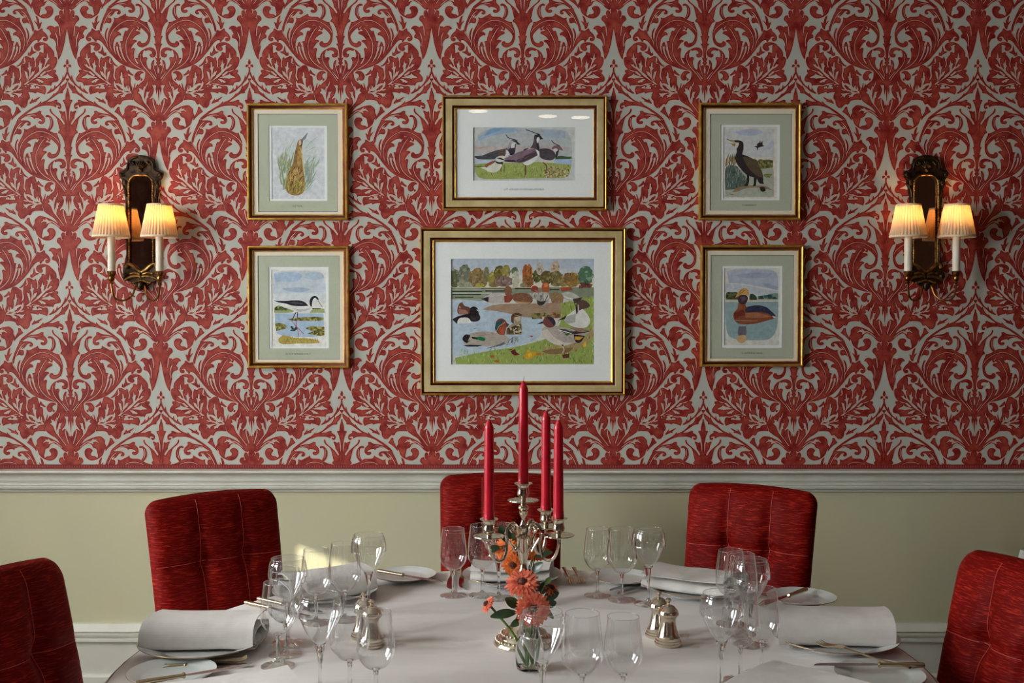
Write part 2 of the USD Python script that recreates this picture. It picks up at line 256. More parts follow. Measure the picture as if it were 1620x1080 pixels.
# --- the damask: traced once as a half motif, tiled by mirror and half drop like the paper itself, and laid as a thin skin of ink on the ground
PAT = 'r5,72 9,72 15,97 24,123 29,150 27,177 37,183 47,180 54,187 47,197 37,217 30,237 24,263 19,293 16,327 17,360 19,380 24,420 19,470 12,520 5,573 35,590 34,623 30,667 25,720 32,720 24,747 20,777 18,817 19,837 17,863 15,893 19,953 5,953 5,360|r24,383 29,360 35,290 42,287 52,297 65,290 85,282 89,286 77,307 69,333 71,347 59,360 52,370 35,397 35,410 50,415 62,397 82,367 95,357 125,330 152,310 170,287 174,263 180,267 179,287 162,310 139,325 119,343 112,360 109,367 99,403 92,440 84,462 92,468 102,482 99,490 80,495 64,520 47,557 39,590 34,623 49,623 40,643 35,667 30,693 47,698 37,710 30,720 5,720 5,577 12,547 20,500 28,447 30,417|r19,837 35,823 24,847 19,863 30,872 22,883 15,893 15,833|r5,907 12,933 20,897 30,895 45,908 52,893 55,870 49,848 55,847 67,860 77,883 74,913 80,937 92,940 112,920 122,897 129,867 124,847 115,833 120,822 134,818 149,827 159,823 165,800 159,777 152,757 139,748 132,760 112,752 95,753 75,760 65,773 69,790 75,793 89,792 90,807 79,820 55,820 39,810 32,787 35,763 49,743 69,733 92,730 115,735 139,747 159,755 182,773 195,793 204,817 199,820 205,830 229,828 219,843 209,863 192,893 219,880 235,853 245,827 247,793 242,763 235,743 245,733 262,740 275,760 274,747 265,720 262,720 249,697 232,680 214,670 219,663 239,657 262,663 249,640 229,620 205,607 182,597 189,582 212,578 232,577 219,563 209,553 229,537 252,527 269,523 285,547 302,577 312,580 322,575 330,587 335,613 347,637 349,670 362,672 375,675 365,690 364,720 362,720 365,720 385,720 399,680 410,683 419,707 420,720 427,720 442,720 444,700 439,673 432,650 419,630 399,617 379,613 369,615 370,600 385,587 409,583 389,563 359,547 325,540 305,542 299,550 285,540 279,527 272,512 252,518 229,530 209,547 199,567 184,567 180,550 174,542 159,553 132,577 112,600 102,620 104,643 115,670 132,687 155,693 174,690 175,677 189,672 202,677 210,693 205,710 185,723 159,727 132,717 105,697 90,667 84,620 85,580 99,540 115,507 115,495 129,497 159,485 192,470 219,453 229,445 285,447 315,440 322,415 329,423 352,433 382,450 402,460 419,457 432,452 427,463 432,487 445,517 465,550 485,587 487,607 493,643 492,677 492,713 504,680 515,653 542,620 565,590 575,567 589,573 599,577 619,572 639,553 649,557 649,577 665,587 685,607 694,623 702,637 697,657 682,670 665,670 654,657 659,643 670,638 679,643 685,640 672,623 645,627 639,643 629,657 599,653 572,660 549,677 529,703 515,720 485,763 452,800 432,823 412,843 369,877 329,897 272,917 219,933 165,940 139,953 112,977 85,1003 72,1027 62,1053 52,1080 5,1080|l2,893 5,907 10,933 8,960 2,960|l55,887 64,883 60,913 47,947 32,987 26,1010 29,980 42,943 52,917|l-1,933 5,933 12,973 15,1007 10,1003 2,967|l175,787 182,792 187,817 184,847 171,882 151,912 121,946 88,979 61,1016 44,1042 37,1045 57,1012 84,975 116,941 146,908 166,878 180,845 183,817|l27,1020 62,977 92,947 85,960 59,990 35,1027|l89,593 99,562 127,535 164,508 204,486 252,474 289,472 327,479 370,501 411,531 445,565 469,609 481,653 479,693 474,723 459,757 450,770 467,720 474,693 474,653 462,611 439,569 407,536 367,507 324,485 289,479 252,480 207,491 168,513 131,540 105,566 95,593|l233,545 238,542 261,564 282,598 302,635 317,665 324,699 326,720 324,720 323,771 309,819 285,856 255,887 220,910 174,937 134,957 129,955 170,930 217,903 250,881 279,851 302,814 315,770 317,720 317,701 310,668 295,639 275,602 256,569|l364,720 386,720 380,760 360,807 340,840 314,868 312,867 335,830 356,780|l395,720 416,720 410,760 394,800 357,855 355,853 362,837 385,793 395,753|l427,720 443,720 435,753 422,790 417,792 423,760|r367,787 385,740 391,740 373,790 354,827|l190,547 205,533 219,527 202,547 197,560|r491,550 498,552 512,578 521,613 518,640 509,660 503,693 495,723 489,723 503,660 511,627 509,600 501,573|l494,720 500,680 514,653 542,618 567,587 570,590 547,623 519,657 507,680 499,720|r15,17 20,17 32,30 55,43 72,60 78,47 85,70 99,97 119,117 139,128 139,120 149,133 159,147 185,170 215,190 245,200 269,213 265,195 282,213 305,233 339,250 372,270 409,293 445,320 485,353 475,370 492,363 502,393 519,423 535,457 549,493 562,533 569,560 560,580 549,567 539,533 529,510 509,493 489,497 469,503 457,487 459,460 475,452 495,453 489,433 465,420 439,403 472,440 452,430 435,410 419,390 399,387 387,392 389,403 402,407 399,417 382,420 369,410 369,393 382,380 402,374 435,373 462,376 472,367 482,360 452,350 432,328 399,302 365,282 339,262 312,250 272,237 239,230 205,230 165,230 139,237 122,247 119,228 92,230 80,238 84,250 92,253 95,243 104,250 99,260 85,264 75,257 71,237 75,220 95,207 115,200 108,187 119,179 139,187 159,197 185,200 215,202 199,188 165,165 139,148 109,128 95,117 72,117 55,112 59,97 39,77 22,53|l439,380 469,397 495,427 515,463 532,500 547,547 555,590 545,590 540,547 525,500 510,467 490,433 465,403|r470,352 430,328 390,313 340,308 300,298 287,284 265,288 270,310 255,325 235,345 229,375 240,396 262,407 287,401 293,388 282,377 265,385 254,380 259,362 285,351 318,346 330,356 340,343 370,331 410,332 445,346 465,364|l300,325 340,317 390,322 430,338 420,338 385,328 340,323|r190,324 214,323 223,334 213,341 195,336 181,352 176,390 183,430 201,456 184,467 164,445 151,415 151,380 164,345|l165,385 170,350 174,350 171,390 177,430 190,452 178,440 168,415|r60,5 73,10 83,30 103,50 126,63 130,43 134,63 144,80 165,89 165,69 173,87 187,103 207,117 199,121 170,108 144,95 137,87 121,71 95,51 74,27|r277,155 305,169 325,179 349,186 345,169 359,190 373,204 373,215 357,207 329,197 305,191 314,184 295,172|r574,482 595,502 600,493 595,460 587,435 603,447 614,470 618,500 625,507 642,495 636,513 629,547 609,558 605,527 588,504|r462,290 482,267 485,250 504,247 509,287 542,340 549,360 550,367 535,347 499,313 472,297|r600,663 612,659 622,662 615,673 605,675|r545,320 560,300 555,268 580,243 600,230 660,240 720,265 780,300 815,340 845,360 852,380 815,367 782,330 752,307 725,297 699,295 679,310 674,328 662,340 645,343 632,353 629,380 619,413 622,430 635,443 619,440 595,423 575,400 565,360 555,353 542,333|l599,347 595,330 605,310 589,303 609,300 622,290 649,277 659,287 672,283 665,307 679,300 699,293 732,302 699,282 679,263 662,247 665,263 645,263 632,253 642,267 619,283 612,303 602,320|r627,443 649,453 672,457 699,457 732,438 751,407 754,380 745,360 732,347 705,345 689,350 679,360 677,370 695,387 697,410 679,422 649,422|l692,273 722,275 757,295 787,322 803,337 795,338 765,312 732,288 699,281|r132,965 136,1011 150,1040 179,1061 204,1086 210,1074 222,1094 243,1126 233,1063 245,1102 257,1127 265,1142 259,1174 249,1199 243,1224 217,1242 188,1263 159,1277 131,1306 113,1331 95,1358 67,1388 31,1413 9,1420 9,967 36,1122 56,1083 62,1054 64,1033 86,1001 111,979|l108,1038 116,1047 127,1076 138,1095 151,1086 147,1115 150,1140 150,1088 160,1117 166,1129 177,1110 188,1115 203,1099 199,1120 192,1135 212,1149 184,1167 171,1199 157,1238 131,1265 95,1308 59,1360 48,1360 91,1301 131,1251 144,1220 149,1195 149,1174 143,1135 131,1099 113,1074 104,1056 111,1113 100,1104 119,1106 116,1076|l90,1133 106,1147 123,1140 128,1163 136,1192 145,1206 142,1242 128,1257 126,1224 122,1199 106,1194 113,1181 106,1160 95,1142|l61,1076 42,1095 34,1127 27,1174 22,1217 19,1267 28,1270 35,1235 52,1210 70,1199 92,1217 97,1206 77,1185 59,1152 53,1113 72,1080|l56,1210 68,1213 67,1242 55,1285 35,1340 28,1335 44,1285 58,1242|l-1,1117 4,1163 7,1217 12,1270 2,1267 -7,1227 -12,1199 -8,1145|r445,897 455,883 470,888 477,880 487,870 485,843 475,818 489,812 512,817 535,833 547,835 554,820 564,830 567,853 574,870 580,853 589,833 605,813 622,793 619,778 629,773 645,783 659,783 662,760 659,720 662,710 679,703 699,710 715,720 732,737 749,757 759,780 760,803 757,818 772,816 786,830 786,863 776,893 762,917 742,933 734,935 752,939 774,942 772,961 758,965 774,979 792,1001 799,1026 793,1046 738,1051 729,1074 724,1086 718,1076 681,1080 642,1086 663,1092 677,1106 684,1122 670,1063 678,1074 666,1088 677,1120 676,1138 664,1167 654,1160 622,1150 588,1141 580,1155 551,1144 506,1142 504,1150 519,1181 519,1208 499,1220 497,1256 485,1277 467,1294 449,1285 429,1256 449,1297 424,1270 402,1251 392,1258 376,1258 363,1227 338,1217 292,1213 254,1217 263,1188 268,1167 270,1147 263,1102 252,1063 256,1119 275,1083 280,1051 278,1019 283,997 304,994 307,972 322,940 329,904 350,894 375,899 393,915 414,926 432,908|l409,906 438,890 440,915 436,958 444,983 442,1011 423,1036 418,1026 432,997 427,965 422,933|l570,830 582,830 581,863 586,887 579,913 571,916 570,907 577,887 573,860|l452,1082 489,1053 529,1020 565,993 595,967 619,947 645,923 659,907 669,877 675,850 669,837 658,826 670,826 684,832 690,803 696,768 703,803 704,828 725,822 702,844 690,867 680,894 673,910 685,903 699,878 704,888 727,883 715,897 699,914 679,924 662,933 645,950 625,970 599,997 575,1013 545,1030 515,1050 482,1082 431,1065 388,1093 338,1118 288,1145 268,1150 274,1135 309,1111 359,1086 409,1054|l615,960 612,907 600,903 615,893 618,863 622,842 626,867 633,880 647,876 639,897 636,927 629,947|l499,1050 512,1013 519,973 515,940 497,920 511,917 511,865 521,865 529,910 547,902 536,927 533,953 529,987 549,947 552,957 575,942 566,967 559,987 535,1003 515,1030|l490,1050 495,1027 479,980 471,945 482,953 499,958 503,987 509,1013|l592,1012 645,993 685,983 695,968 703,986 732,996 754,1014 699,1014 689,1025 675,1016 632,1015|l619,987 645,967 662,950 685,953 665,973 645,990 629,997|l579,1025 605,1020 632,1033 660,1050 639,1062 625,1050 612,1057 602,1040|r619,977 645,953 672,933 699,937 679,947 649,960 624,983|l682,950 722,940 742,933 719,950 692,957|l534,1076 581,1068 600,1076 556,1087 538,1087|l397,1125 442,1114 447,1120 427,1132 402,1132|l387,1095 444,1078 476,1063 481,1102 499,1090 527,1069 531,1086 540,1090 517,1106 499,1117 574,1114 618,1111 603,1076 638,1106 608,1096 585,1089 577,1108 565,1089 549,1081 515,1071 492,1072 515,1092 528,1110 519,1126 504,1113 489,1110 492,1095 476,1077 444,1086 408,1090|l272,1145 327,1148 350,1120 358,1132 386,1117 376,1138 349,1150 367,1152 399,1152 426,1160 452,1150 443,1170 434,1177 467,1211 429,1183 413,1200 405,1176 367,1158 340,1158 363,1174 385,1179 367,1185 376,1203 349,1189 335,1192 329,1174 302,1158 270,1158|l359,960 372,963 372,997 383,1002 375,1022 372,1051 357,1079 397,1059 393,1072 372,1097 379,1106 347,1124 325,1142 292,1127 279,1124 292,1085 298,1070 297,1126 307,1104 306,1072 313,1086 324,1090 325,1115 339,1097 345,1061 343,1022 333,1014 354,1015 357,990|l408,1069 420,1072 432,1040 442,1054 439,1090 407,1124 380,1142 375,1136 407,1104 418,1086|l205,42 240,40 275,46 315,26 375,20 375,26 318,31 277,54 225,50|r889,363 882,365 865,373 855,392 850,407 842,390 832,384 819,388 812,407 813,430 802,432 779,436 768,460 772,475 785,484 802,503 812,527 802,535 779,534 769,547 752,533 725,528 702,536 691,555 712,557 725,577 739,603 725,613 720,627 725,641 749,644 765,657 779,680 785,707 777,720 782,750 794,787 800,838 815,817 832,777 849,720 859,680 865,643 872,600 879,567 884,540 889,540|l803,533 811,527 816,547 820,587 821,625 815,623 811,587|l803,390 808,390 812,423 818,453 832,440 825,453 815,460 807,430|l845,380 853,373 853,407 862,422 852,413 847,397|l767,582 784,603 798,643 797,693 793,723 788,720 790,693 791,653 777,615|r885,842 874,862 875,883 881,887 883,869 889,867 889,843|r876,895 860,888 850,899 852,912 862,910 869,901|r874,907 888,927 891,947 883,973 869,1007 850,1038 830,1054 812,1082 804,1082 825,1043 835,1030 844,992 846,1018 861,999 876,967 884,942 882,927|r869,1025 874,1019 882,1020 886,1030 890,1048 882,1037 874,1033|r564,725 574,700 600,685 640,681 680,691 702,706 660,701 632,706 612,722 628,735 626,752 606,763 580,752|l570,830 582,830 581,863 586,887 579,913 571,916 570,907 577,887 573,860|l615,960 612,907 600,903 615,893 618,863 622,842 626,867 633,880 647,876 639,897 636,927 629,947|l499,1050 512,1013 519,973 515,940 497,920 511,917 511,865 521,865 529,910 547,902 536,927 533,953 529,987 549,947 552,957 575,942 566,967 559,987 535,1003 515,1030|l619,987 645,967 662,950 685,953 665,973 645,990 629,997|r509,1037 542,1007 565,997 545,1017 512,1045|r670,907 680,883 695,863 682,893|r250,987 279,967 299,938 306,950 309,967 285,977 262,991|r399,904 419,893 445,863 467,820 462,853 472,867 445,883 419,902|r508,801 513,775 522,789 539,763 544,720 553,756 562,769 590,770 565,783 542,794 532,807|r151,967 159,957 179,950 205,953 225,970 239,993 236,1020 219,1036 199,1034 185,1023 181,1010 192,997 182,977 169,968|r164,1024 175,1019 181,1033 172,1039'
AXA, AXB, HY = 9.0, 885.0, 1038.0
def soften(p, rounds=2):
    for _ in range(rounds):
        q = []; n = len(p)
        for i in range(n):
            a, b, c = p[i - 1], p[i], p[(i + 1) % n]
            u = (a[0] - b[0], a[1] - b[1]); v = (c[0] - b[0], c[1] - b[1])
            if (u[0] * v[0] + u[1] * v[1]) < -0.3 * (math.hypot(*u) * math.hypot(*v) + 1e-9):
                q += [(b[0] + u[0] * .25, b[1] + u[1] * .25), (b[0] + v[0] * .25, b[1] + v[1] * .25)]
            else: q.append(b)
        p = q
    return p
def only_area(g):
    return unary_union([x for x in getattr(g, 'geoms', [g]) if x.geom_type in ('Polygon', 'MultiPolygon')])
def damask_cell():
    dom = box(AXA, 0, AXB, HY); out = Polygon()
    for s in PAT.split('|'):
        pts = soften([tuple(map(float, t.split(','))) for t in s[1:].split()])
        g = Polygon(pts).buffer(0)
        if s[0] == 'r': g = g.buffer(2.6, join_style=1, quad_segs=1)
        elif g.area > 2500: g = g.buffer(-0.8)
        copies = []
        for dy, glide in ((0, 0), (HY, 1), (-HY, 1)):
            h = affinity.affine_transform(g, [-1, 0, 0, 1, AXA + AXB, dy]) if glide else g
            for ax in (None, AXA, AXB):
                k = h if ax is None else affinity.affine_transform(h, [-1, 0, 0, 1, 2 * ax, 0])
                if k.intersects(dom): copies.append(k.intersection(dom))
        if copies:
            u = unary_union(copies); out = out.union(u) if s[0] == 'r' else out.difference(u)
    return only_area(out.buffer(-0.4).buffer(0.4)).simplify(0.7)
def flat(poly):
    vs, fs, n = [], [], 0
    for g in getattr(poly, 'geoms', [poly]):
        if g.area < 4: continue
        v, f = trimesh.creation.triangulate_polygon(g, engine='earcut')
        vs.append(v); fs.append(np.asarray(f) + n); n += len(v)
    return np.vstack(vs), np.vstack(fs)
UX, UZ = 0.3395 / (AXB - AXA), 0.4125 / HY
_t = wall(256.5, 626.7); X0, Z0 = 0.0395 + 0 * _t[0], _t[2]           # a mirror axis of the paper; the height of a trefoil (row 890 of the trace)
def tile(cell, y, z_lo, z_hi, x_lo, x_hi):
    whole = flat(cell); vs, fs, n = [], [], 0
    for k in range(-8, 9):
        zb = Z0 - (k * HY - 890) * UZ                   # world height of the cell's top row
        t0, t1 = (zb - z_hi) / UZ, (zb - z_lo) / UZ
        if t1 <= 1 or t0 >= HY - 1: continue
        v, f = whole if t0 <= 0 and t1 >= HY else flat(only_area(cell.intersection(box(AXA, max(t0, 0), AXB, min(t1, HY)))))
        for j in range(-16, 17):
            xo = X0 + (j - 1) * (AXB - AXA) * UX            # world x of the cell's left axis; every other one is the mirror image
            if xo > x_hi or xo + (AXB - AXA) * UX < x_lo: continue
            mirror = (j + k) % 2 != 0
            sx = (v[:, 0] - AXA) * UX
            if mirror: sx = (AXB - AXA) * UX - sx
            vs.append(np.stack([xo + sx, np.full(len(v), y), zb - v[:, 1] * UZ], 1)); fs.append((f if mirror else f[:, ::-1]) + n); n += len(v)
    return TM(np.vstack(vs), np.vstack(fs))
cell = damask_cell()
around = [affinity.affine_transform(g, [-1, 0, 0, 1, 2 * ax, 0]) for ax in (AXA, AXB) for g in (cell,)] + [affinity.affine_transform(cell, [-1, 0, 0, 1, AXA + AXB, dy]) for dy in (HY, -HY)]
wide = unary_union([g.buffer(0.3) for g in [cell] + around]); dom = box(AXA, 0, AXB, HY)      # the cell with its neighbours, so that insets do not stop at its edge
halo_cell = only_area(wide.buffer(6.2, join_style=1, quad_segs=1).intersection(dom)).simplify(1.2)
cell_wash = only_area(wide.buffer(-7.3, join_style=1, quad_segs=1).intersection(dom)).simplify(1.2)
BORDER = wall(810, 734.5)[2]
obj('printed_damask_edge', tile(halo_cell, -0.0004, BORDER, ZC, -3.0, 3.2), pale_ink, wall_back, False)
obj('printed_damask', tile(cell, -0.0007, BORDER, ZC, -3.0, 3.2), ink, wall_back, False)
obj('printed_damask_wash', tile(cell_wash, -0.0011, BORDER, ZC, -3.0, 3.2), wash, wall_back, False)
far = tile(cell, YF + 0.001, BORDER, ZC, XL, XR); far.faces = far.faces[:, ::-1]
obj('printed_damask', far, ink, wall_front, False)
side = tile(cell, 0, BORDER, ZC, YF, 0.0)
side = TM(np.stack([np.full(len(side.vertices), XL + 0.001), side.vertices[:, 0], side.vertices[:, 2]], 1), side.faces)
mid_y = side.vertices[side.faces][..., 1]
side.update_faces((mid_y.max(1) < WINDOWS[1][0]) & (mid_y.min(1) > YF))
obj('printed_damask', side, ink, stage.GetPrimAtPath('/World/wall_left'), False)
# the red braid that closes the paper above the rail
border_red = M('braid_red', (140, 34, 32), 0.7, noise=90, dark=(112, 22, 24))
braid = [bx(XL, XR, -0.004, 0.0, RAIL_TOP - 0.002, BORDER), bx(XL, XR, -0.0065, 0.0, RAIL_TOP - 0.002, RAIL_TOP + 0.0035), bx(XL, XR, -0.006, 0.0, BORDER - 0.003, BORDER)]
bb = obj('wallpaper_border', cat(*braid), border_red, wall_back, False)
ticks = cat(*[bx(x, x + 0.004, -0.0052, -0.0035, RAIL_TOP + 0.005, BORDER - 0.004) for x in np.arange(-2.4, 2.4, 0.0092)])
obj('braid_stitch', ticks, M('braid_thread', (168, 70, 58), 0.7), bb, False)
# dado below the rail
obj('dado', bx(XL, XR, -0.004, 0.0, SKIRT_BOT, RAIL_BOT + 0.005), dado_paint, wall_back, False)
_h = RAIL_TOP - RAIL_BOT
def zz(t): return RAIL_BOT + _h * t
rail = [(0, zz(0)), (0.012, zz(0)), (0.014, zz(.05)), (0.014, zz(.09)), (0.02, zz(.11))] + [(0.02 + 0.012 * math.sin(a), zz(.11 + .2 * (1 - math.cos(a)) / 1)) for a in np.linspace(0.2, PI / 2, 6)] + \
       [(0.034, zz(.34)), (0.034, zz(.40)), (0.028, zz(.42)), (0.028, zz(.47)), (0.036, zz(.49)), (0.038, zz(.56))] + [(0.038 + 0.018 * (1 - math.cos(a)), zz(.56 + .3 * math.sin(a))) for a in np.linspace(0.1, PI / 2, 7)] + \
       [(0.060, zz(.88)), (0.064, zz(.93)), (0.060, zz(.985)), (0.05, zz(1)), (0, zz(1))]
struct('trim_1', profile_run(rail, XL, XR), trim_paint)
_g = SKIRT_TOP - SKIRT_BOT
def z2(t): return SKIRT_BOT + _g * t
sk = [(0, z2(0)), (0.014, z2(0)), (0.016, z2(.08)), (0.022, z2(.12)), (0.028, z2(.2)), (0.028, z2(.3)), (0.020, z2(.34)), (0.020, z2(.40)), (0.030, z2(.44)), (0.032, z2(.55)), (0.025, z2(.6)), (0.025, z2(.66))] + \
     [(0.036 - 0.02 * t, z2(.68 + .3 * t)) for t in (0, .3, .6, 1)] + [(0, z2(1))]
struct('trim_2', profile_run(sk, XL, XR), trim_paint)
_s = wall(810, 1063)[2]
board = [(0, 0), (0.024, 0), (0.024, _s - 0.012), (0.020, _s - 0.004), (0.012, _s), (0.012, SKIRT_BOT), (0, SKIRT_BOT)]
struct('baseboard_back', profile_run(board, XL, XR), skirting_paint)

# ------------------------------------------------------------------ pictures: printed art as flat, coloured paper (painter's order resolved into one mesh)
gold = M('gilt_leaf', (226, 180, 78), 0.33, metal=0.7, noise=35, dark=(188, 134, 54), bump=(120, 0.15, 0.001))
gold_flat = M('champagne_gilt', (218, 198, 146), 0.5, metal=0.4, noise=14, dark=(196, 172, 118), bump=(80, 0.2, 0.001), stretch=(1, 1, 1))
bole = M('red_bole', (104, 48, 26), 0.42, metal=0.55, noise=22, dark=(70, 24, 16))
mat_cream = M('cream_mount', (238, 226, 204), 0.85)
mat_sage = M('sage_mount', (190, 196, 174), 0.88, noise=4, dark=(184, 190, 166))
mat_white = M('white_mount', (240, 243, 240), 0.85)
mat_line = M('ruled_line', (74, 70, 50), 0.8)
caption_ink = M('caption_ink', (92, 90, 80), 0.85)
picture_glass = pane_material('picture_glass', f0=0.02, power=4.0, gain=0.5)
watercolour = paint_material('watercolour', 60.0, 0.22)

class Art:
    """Polygons in the pixels of one view of the print; later ones lie over earlier ones."""
    def __init__(s, box_, seed): s.items, s.box, s.rng, s.base = [], box_, random.Random(seed), None
    def p(s, col, pts, smooth=2):
        q = [tuple(map(float, t.split(','))) for t in pts.split()] if isinstance(pts, str) else pts
        if smooth and len(q) > 3: q = soften(q, smooth)
        g = Polygon(q).buffer(0)
        if g.area > 0: s.items.append((g, hx(col)))
        return g
    def line(s, col, pts, w, taper=False):
        q = [tuple(map(float, t.split(','))) for t in pts.split()] if isinstance(pts, str) else pts
        s.items.append((LineString(q).buffer(w / 2, cap_style=2 if taper else 1, quad_segs=2), hx(col)))
    def scatter(s, region, cols, n, size, kind='blob', ang=90, spread=25, keep=True):
        if isinstance(region, str): region = Polygon([tuple(map(float, t.split(','))) for t in region.split()]).buffer(0)
        x0, y0, x1, y1 = region.bounds; r = s.rng; k = 0; tries = 0
        while k < n and tries < n * 20:
            tries += 1; x, y = r.uniform(x0, x1), r.uniform(y0, y1)
            if not region.contains(Point(x, y)): continue
            k += 1; L = size * r.uniform(0.6, 1.3)
            if kind == 'blob':
                pts = [(x + L * r.uniform(.6, 1.1) * math.cos(a), y + L * r.uniform(.5, 1.0) * math.sin(a)) for a in np.arange(7) * 2 * PI / 7]
            else:
                a = math.radians(ang + r.uniform(-spread, spread)); dx, dy = math.cos(a) * L, -math.sin(a) * L; w = L * 0.045 + 1.0; bend = r.uniform(-.15, .15) * L
                pts = [(x - w, y), (x + dx * .5 - w + bend, y + dy * .5), (x + dx, y + dy), (x + dx * .5 + w + bend, y + dy * .5), (x + w, y)]
            g = Polygon(pts).buffer(0)
            if keep: g = g.intersection(region)
            c = r.choice(cols)
            if g.area > 0: s.items.append((g, hx(c)))
    def tree(s, x, y, rx, ry, cols, n=14):
        r = s.rng; e = affinity.scale(Point(x, y).buffer(1), rx, ry)
        bumps = [e] + [affinity.scale(Point(x + rx * .85 * math.cos(a) , y + ry * .85 * math.sin(a)).buffer(1), rx * r.uniform(.2, .35), ry * r.uniform(.12, .25)) for a in np.arange(11) * 2 * PI / 11]
        g = unary_union(bumps); s.items.append((g, hx(cols[0]))); s.scatter(g, cols[1:], n, min(rx, ry) * .3)
    def mesh(s, w, h):
        """Local metres: x right, z up, centred on the print, facing -y."""
        X0_, Y0_, X1_, Y1_ = s.box; frame = box(X0_, Y0_, X1_, Y1_); seen = Polygon(); V, F, C, n = [], [], [], 0
        for g, col in reversed([(frame, s.base)] + s.items):
            vis = g.intersection(frame).difference(seen); seen = seen.union(g).buffer(0)
            vis = only_area(vis)
            if vis.is_empty: continue
            for q in getattr(vis, 'geoms', [vis]):
                if q.area < 2: continue
                v, f = trimesh.creation.triangulate_polygon(q, engine='earcut')
                V.append(v); F.append(np.asarray(f) + n); C += [np.minimum(np.array(lin(col)) * 1.3, 0.86)] * len(v); n += len(v)
        v = np.vstack(V); sx, sz = w / (X1_ - X0_), h / (Y1_ - Y0_)
        return np.stack([(v[:, 0] - X0_) * sx - w / 2, 0 * v[:, 0], h / 2 - (v[:, 1] - Y0_) * sz], 1), np.vstack(F), np.array(C)
def art_mesh(name, art, w, h, x, y, z, parent):
    v, f, c = art.mesh(w, h); v = v + [x, y, z]
    m = usdkit.mesh(stage, path_for(name, parent), (v, f), watercolour)
    UsdGeom.PrimvarsAPI(m).CreatePrimvar('paint', Sdf.ValueTypeNames.Color3fArray, 'vertex').Set(Vt.Vec3fArray.FromNumpy(c.astype(np.float32)))
    return m.GetPrim()

def bittern():
    a = Art((75, 85, 778, 1032), 1); a.base = hx('c6c9cb')
    a.p('bcc4c0', '170,560 260,330 420,230 640,260 690,480 650,760 560,960 300,980 190,820')
    a.scatter('175,560 240,520 360,560 320,900 230,930 185,760', ['8f9a72', 'a3aa80', '7d8a66', '96a088'], 60, 150, 'blade', 86, 14, False)
    a.scatter('500,560 620,520 640,640 590,860 500,940', ['93a096', 'a7b0a2', '7f8f8a', '98a58c'], 60, 150, 'blade', 70, 22, False)
    for L in ('180,560 240,340', '210,600 290,380 380,240', '190,700 250,470', '240,620 330,330', '520,360 590,280 680,205', '530,400 650,340', '520,640 600,520 650,480', '540,880 600,740', '200,780 175,620 200,500'): a.line('7f8a78', L, 4)
    a.p('8e7040', '455,240 425,260 410,310 395,370 370,460 360,560 310,640 280,740 265,830 265,930 330,975 420,985 490,950 515,880 510,780 500,650 490,500 480,400 475,330 490,270 480,240')
    a.p('a98a54', '440,340 420,440 410,560 430,600 470,560 480,470 470,360')
    a.p('c6b183', '462,350 470,460 488,620 496,700 505,640 492,500 482,400')
    a.p('b08d5a', '300,680 400,600 470,640 490,720 430,780 330,800')
    a.scatter('300,640 400,590 490,650 505,900 420,980 280,930 275,780', ['4a3420', '5a4226', '3c2a1a', 'b9985e', 'c4a66c', '6d5530'], 150, 62, 'blade', 62, 26)
    a.scatter('390,380 470,360 480,560 370,560', ['5c4526', '6b5230'], 34, 34, 'blade', 80, 12)
    a.scatter('265,820 510,800 500,960 330,985 260,930', ['9a9244', 'b3a85a', '7d7a3a'], 45, 80, 'blade', 66, 30, False)
    a.p('d2b3a0', '440,255 465,250 472,290 462,325 440,320 432,290')
    a.p('3a2a1e', '470,240 486,248 484,290 468,332 446,330 462,316 472,290')
    a.p('7b7f80', '474,238 556,148 528,232 490,262', 0); a.line('4a4a46', '480,240 552,155', 5)
    return a
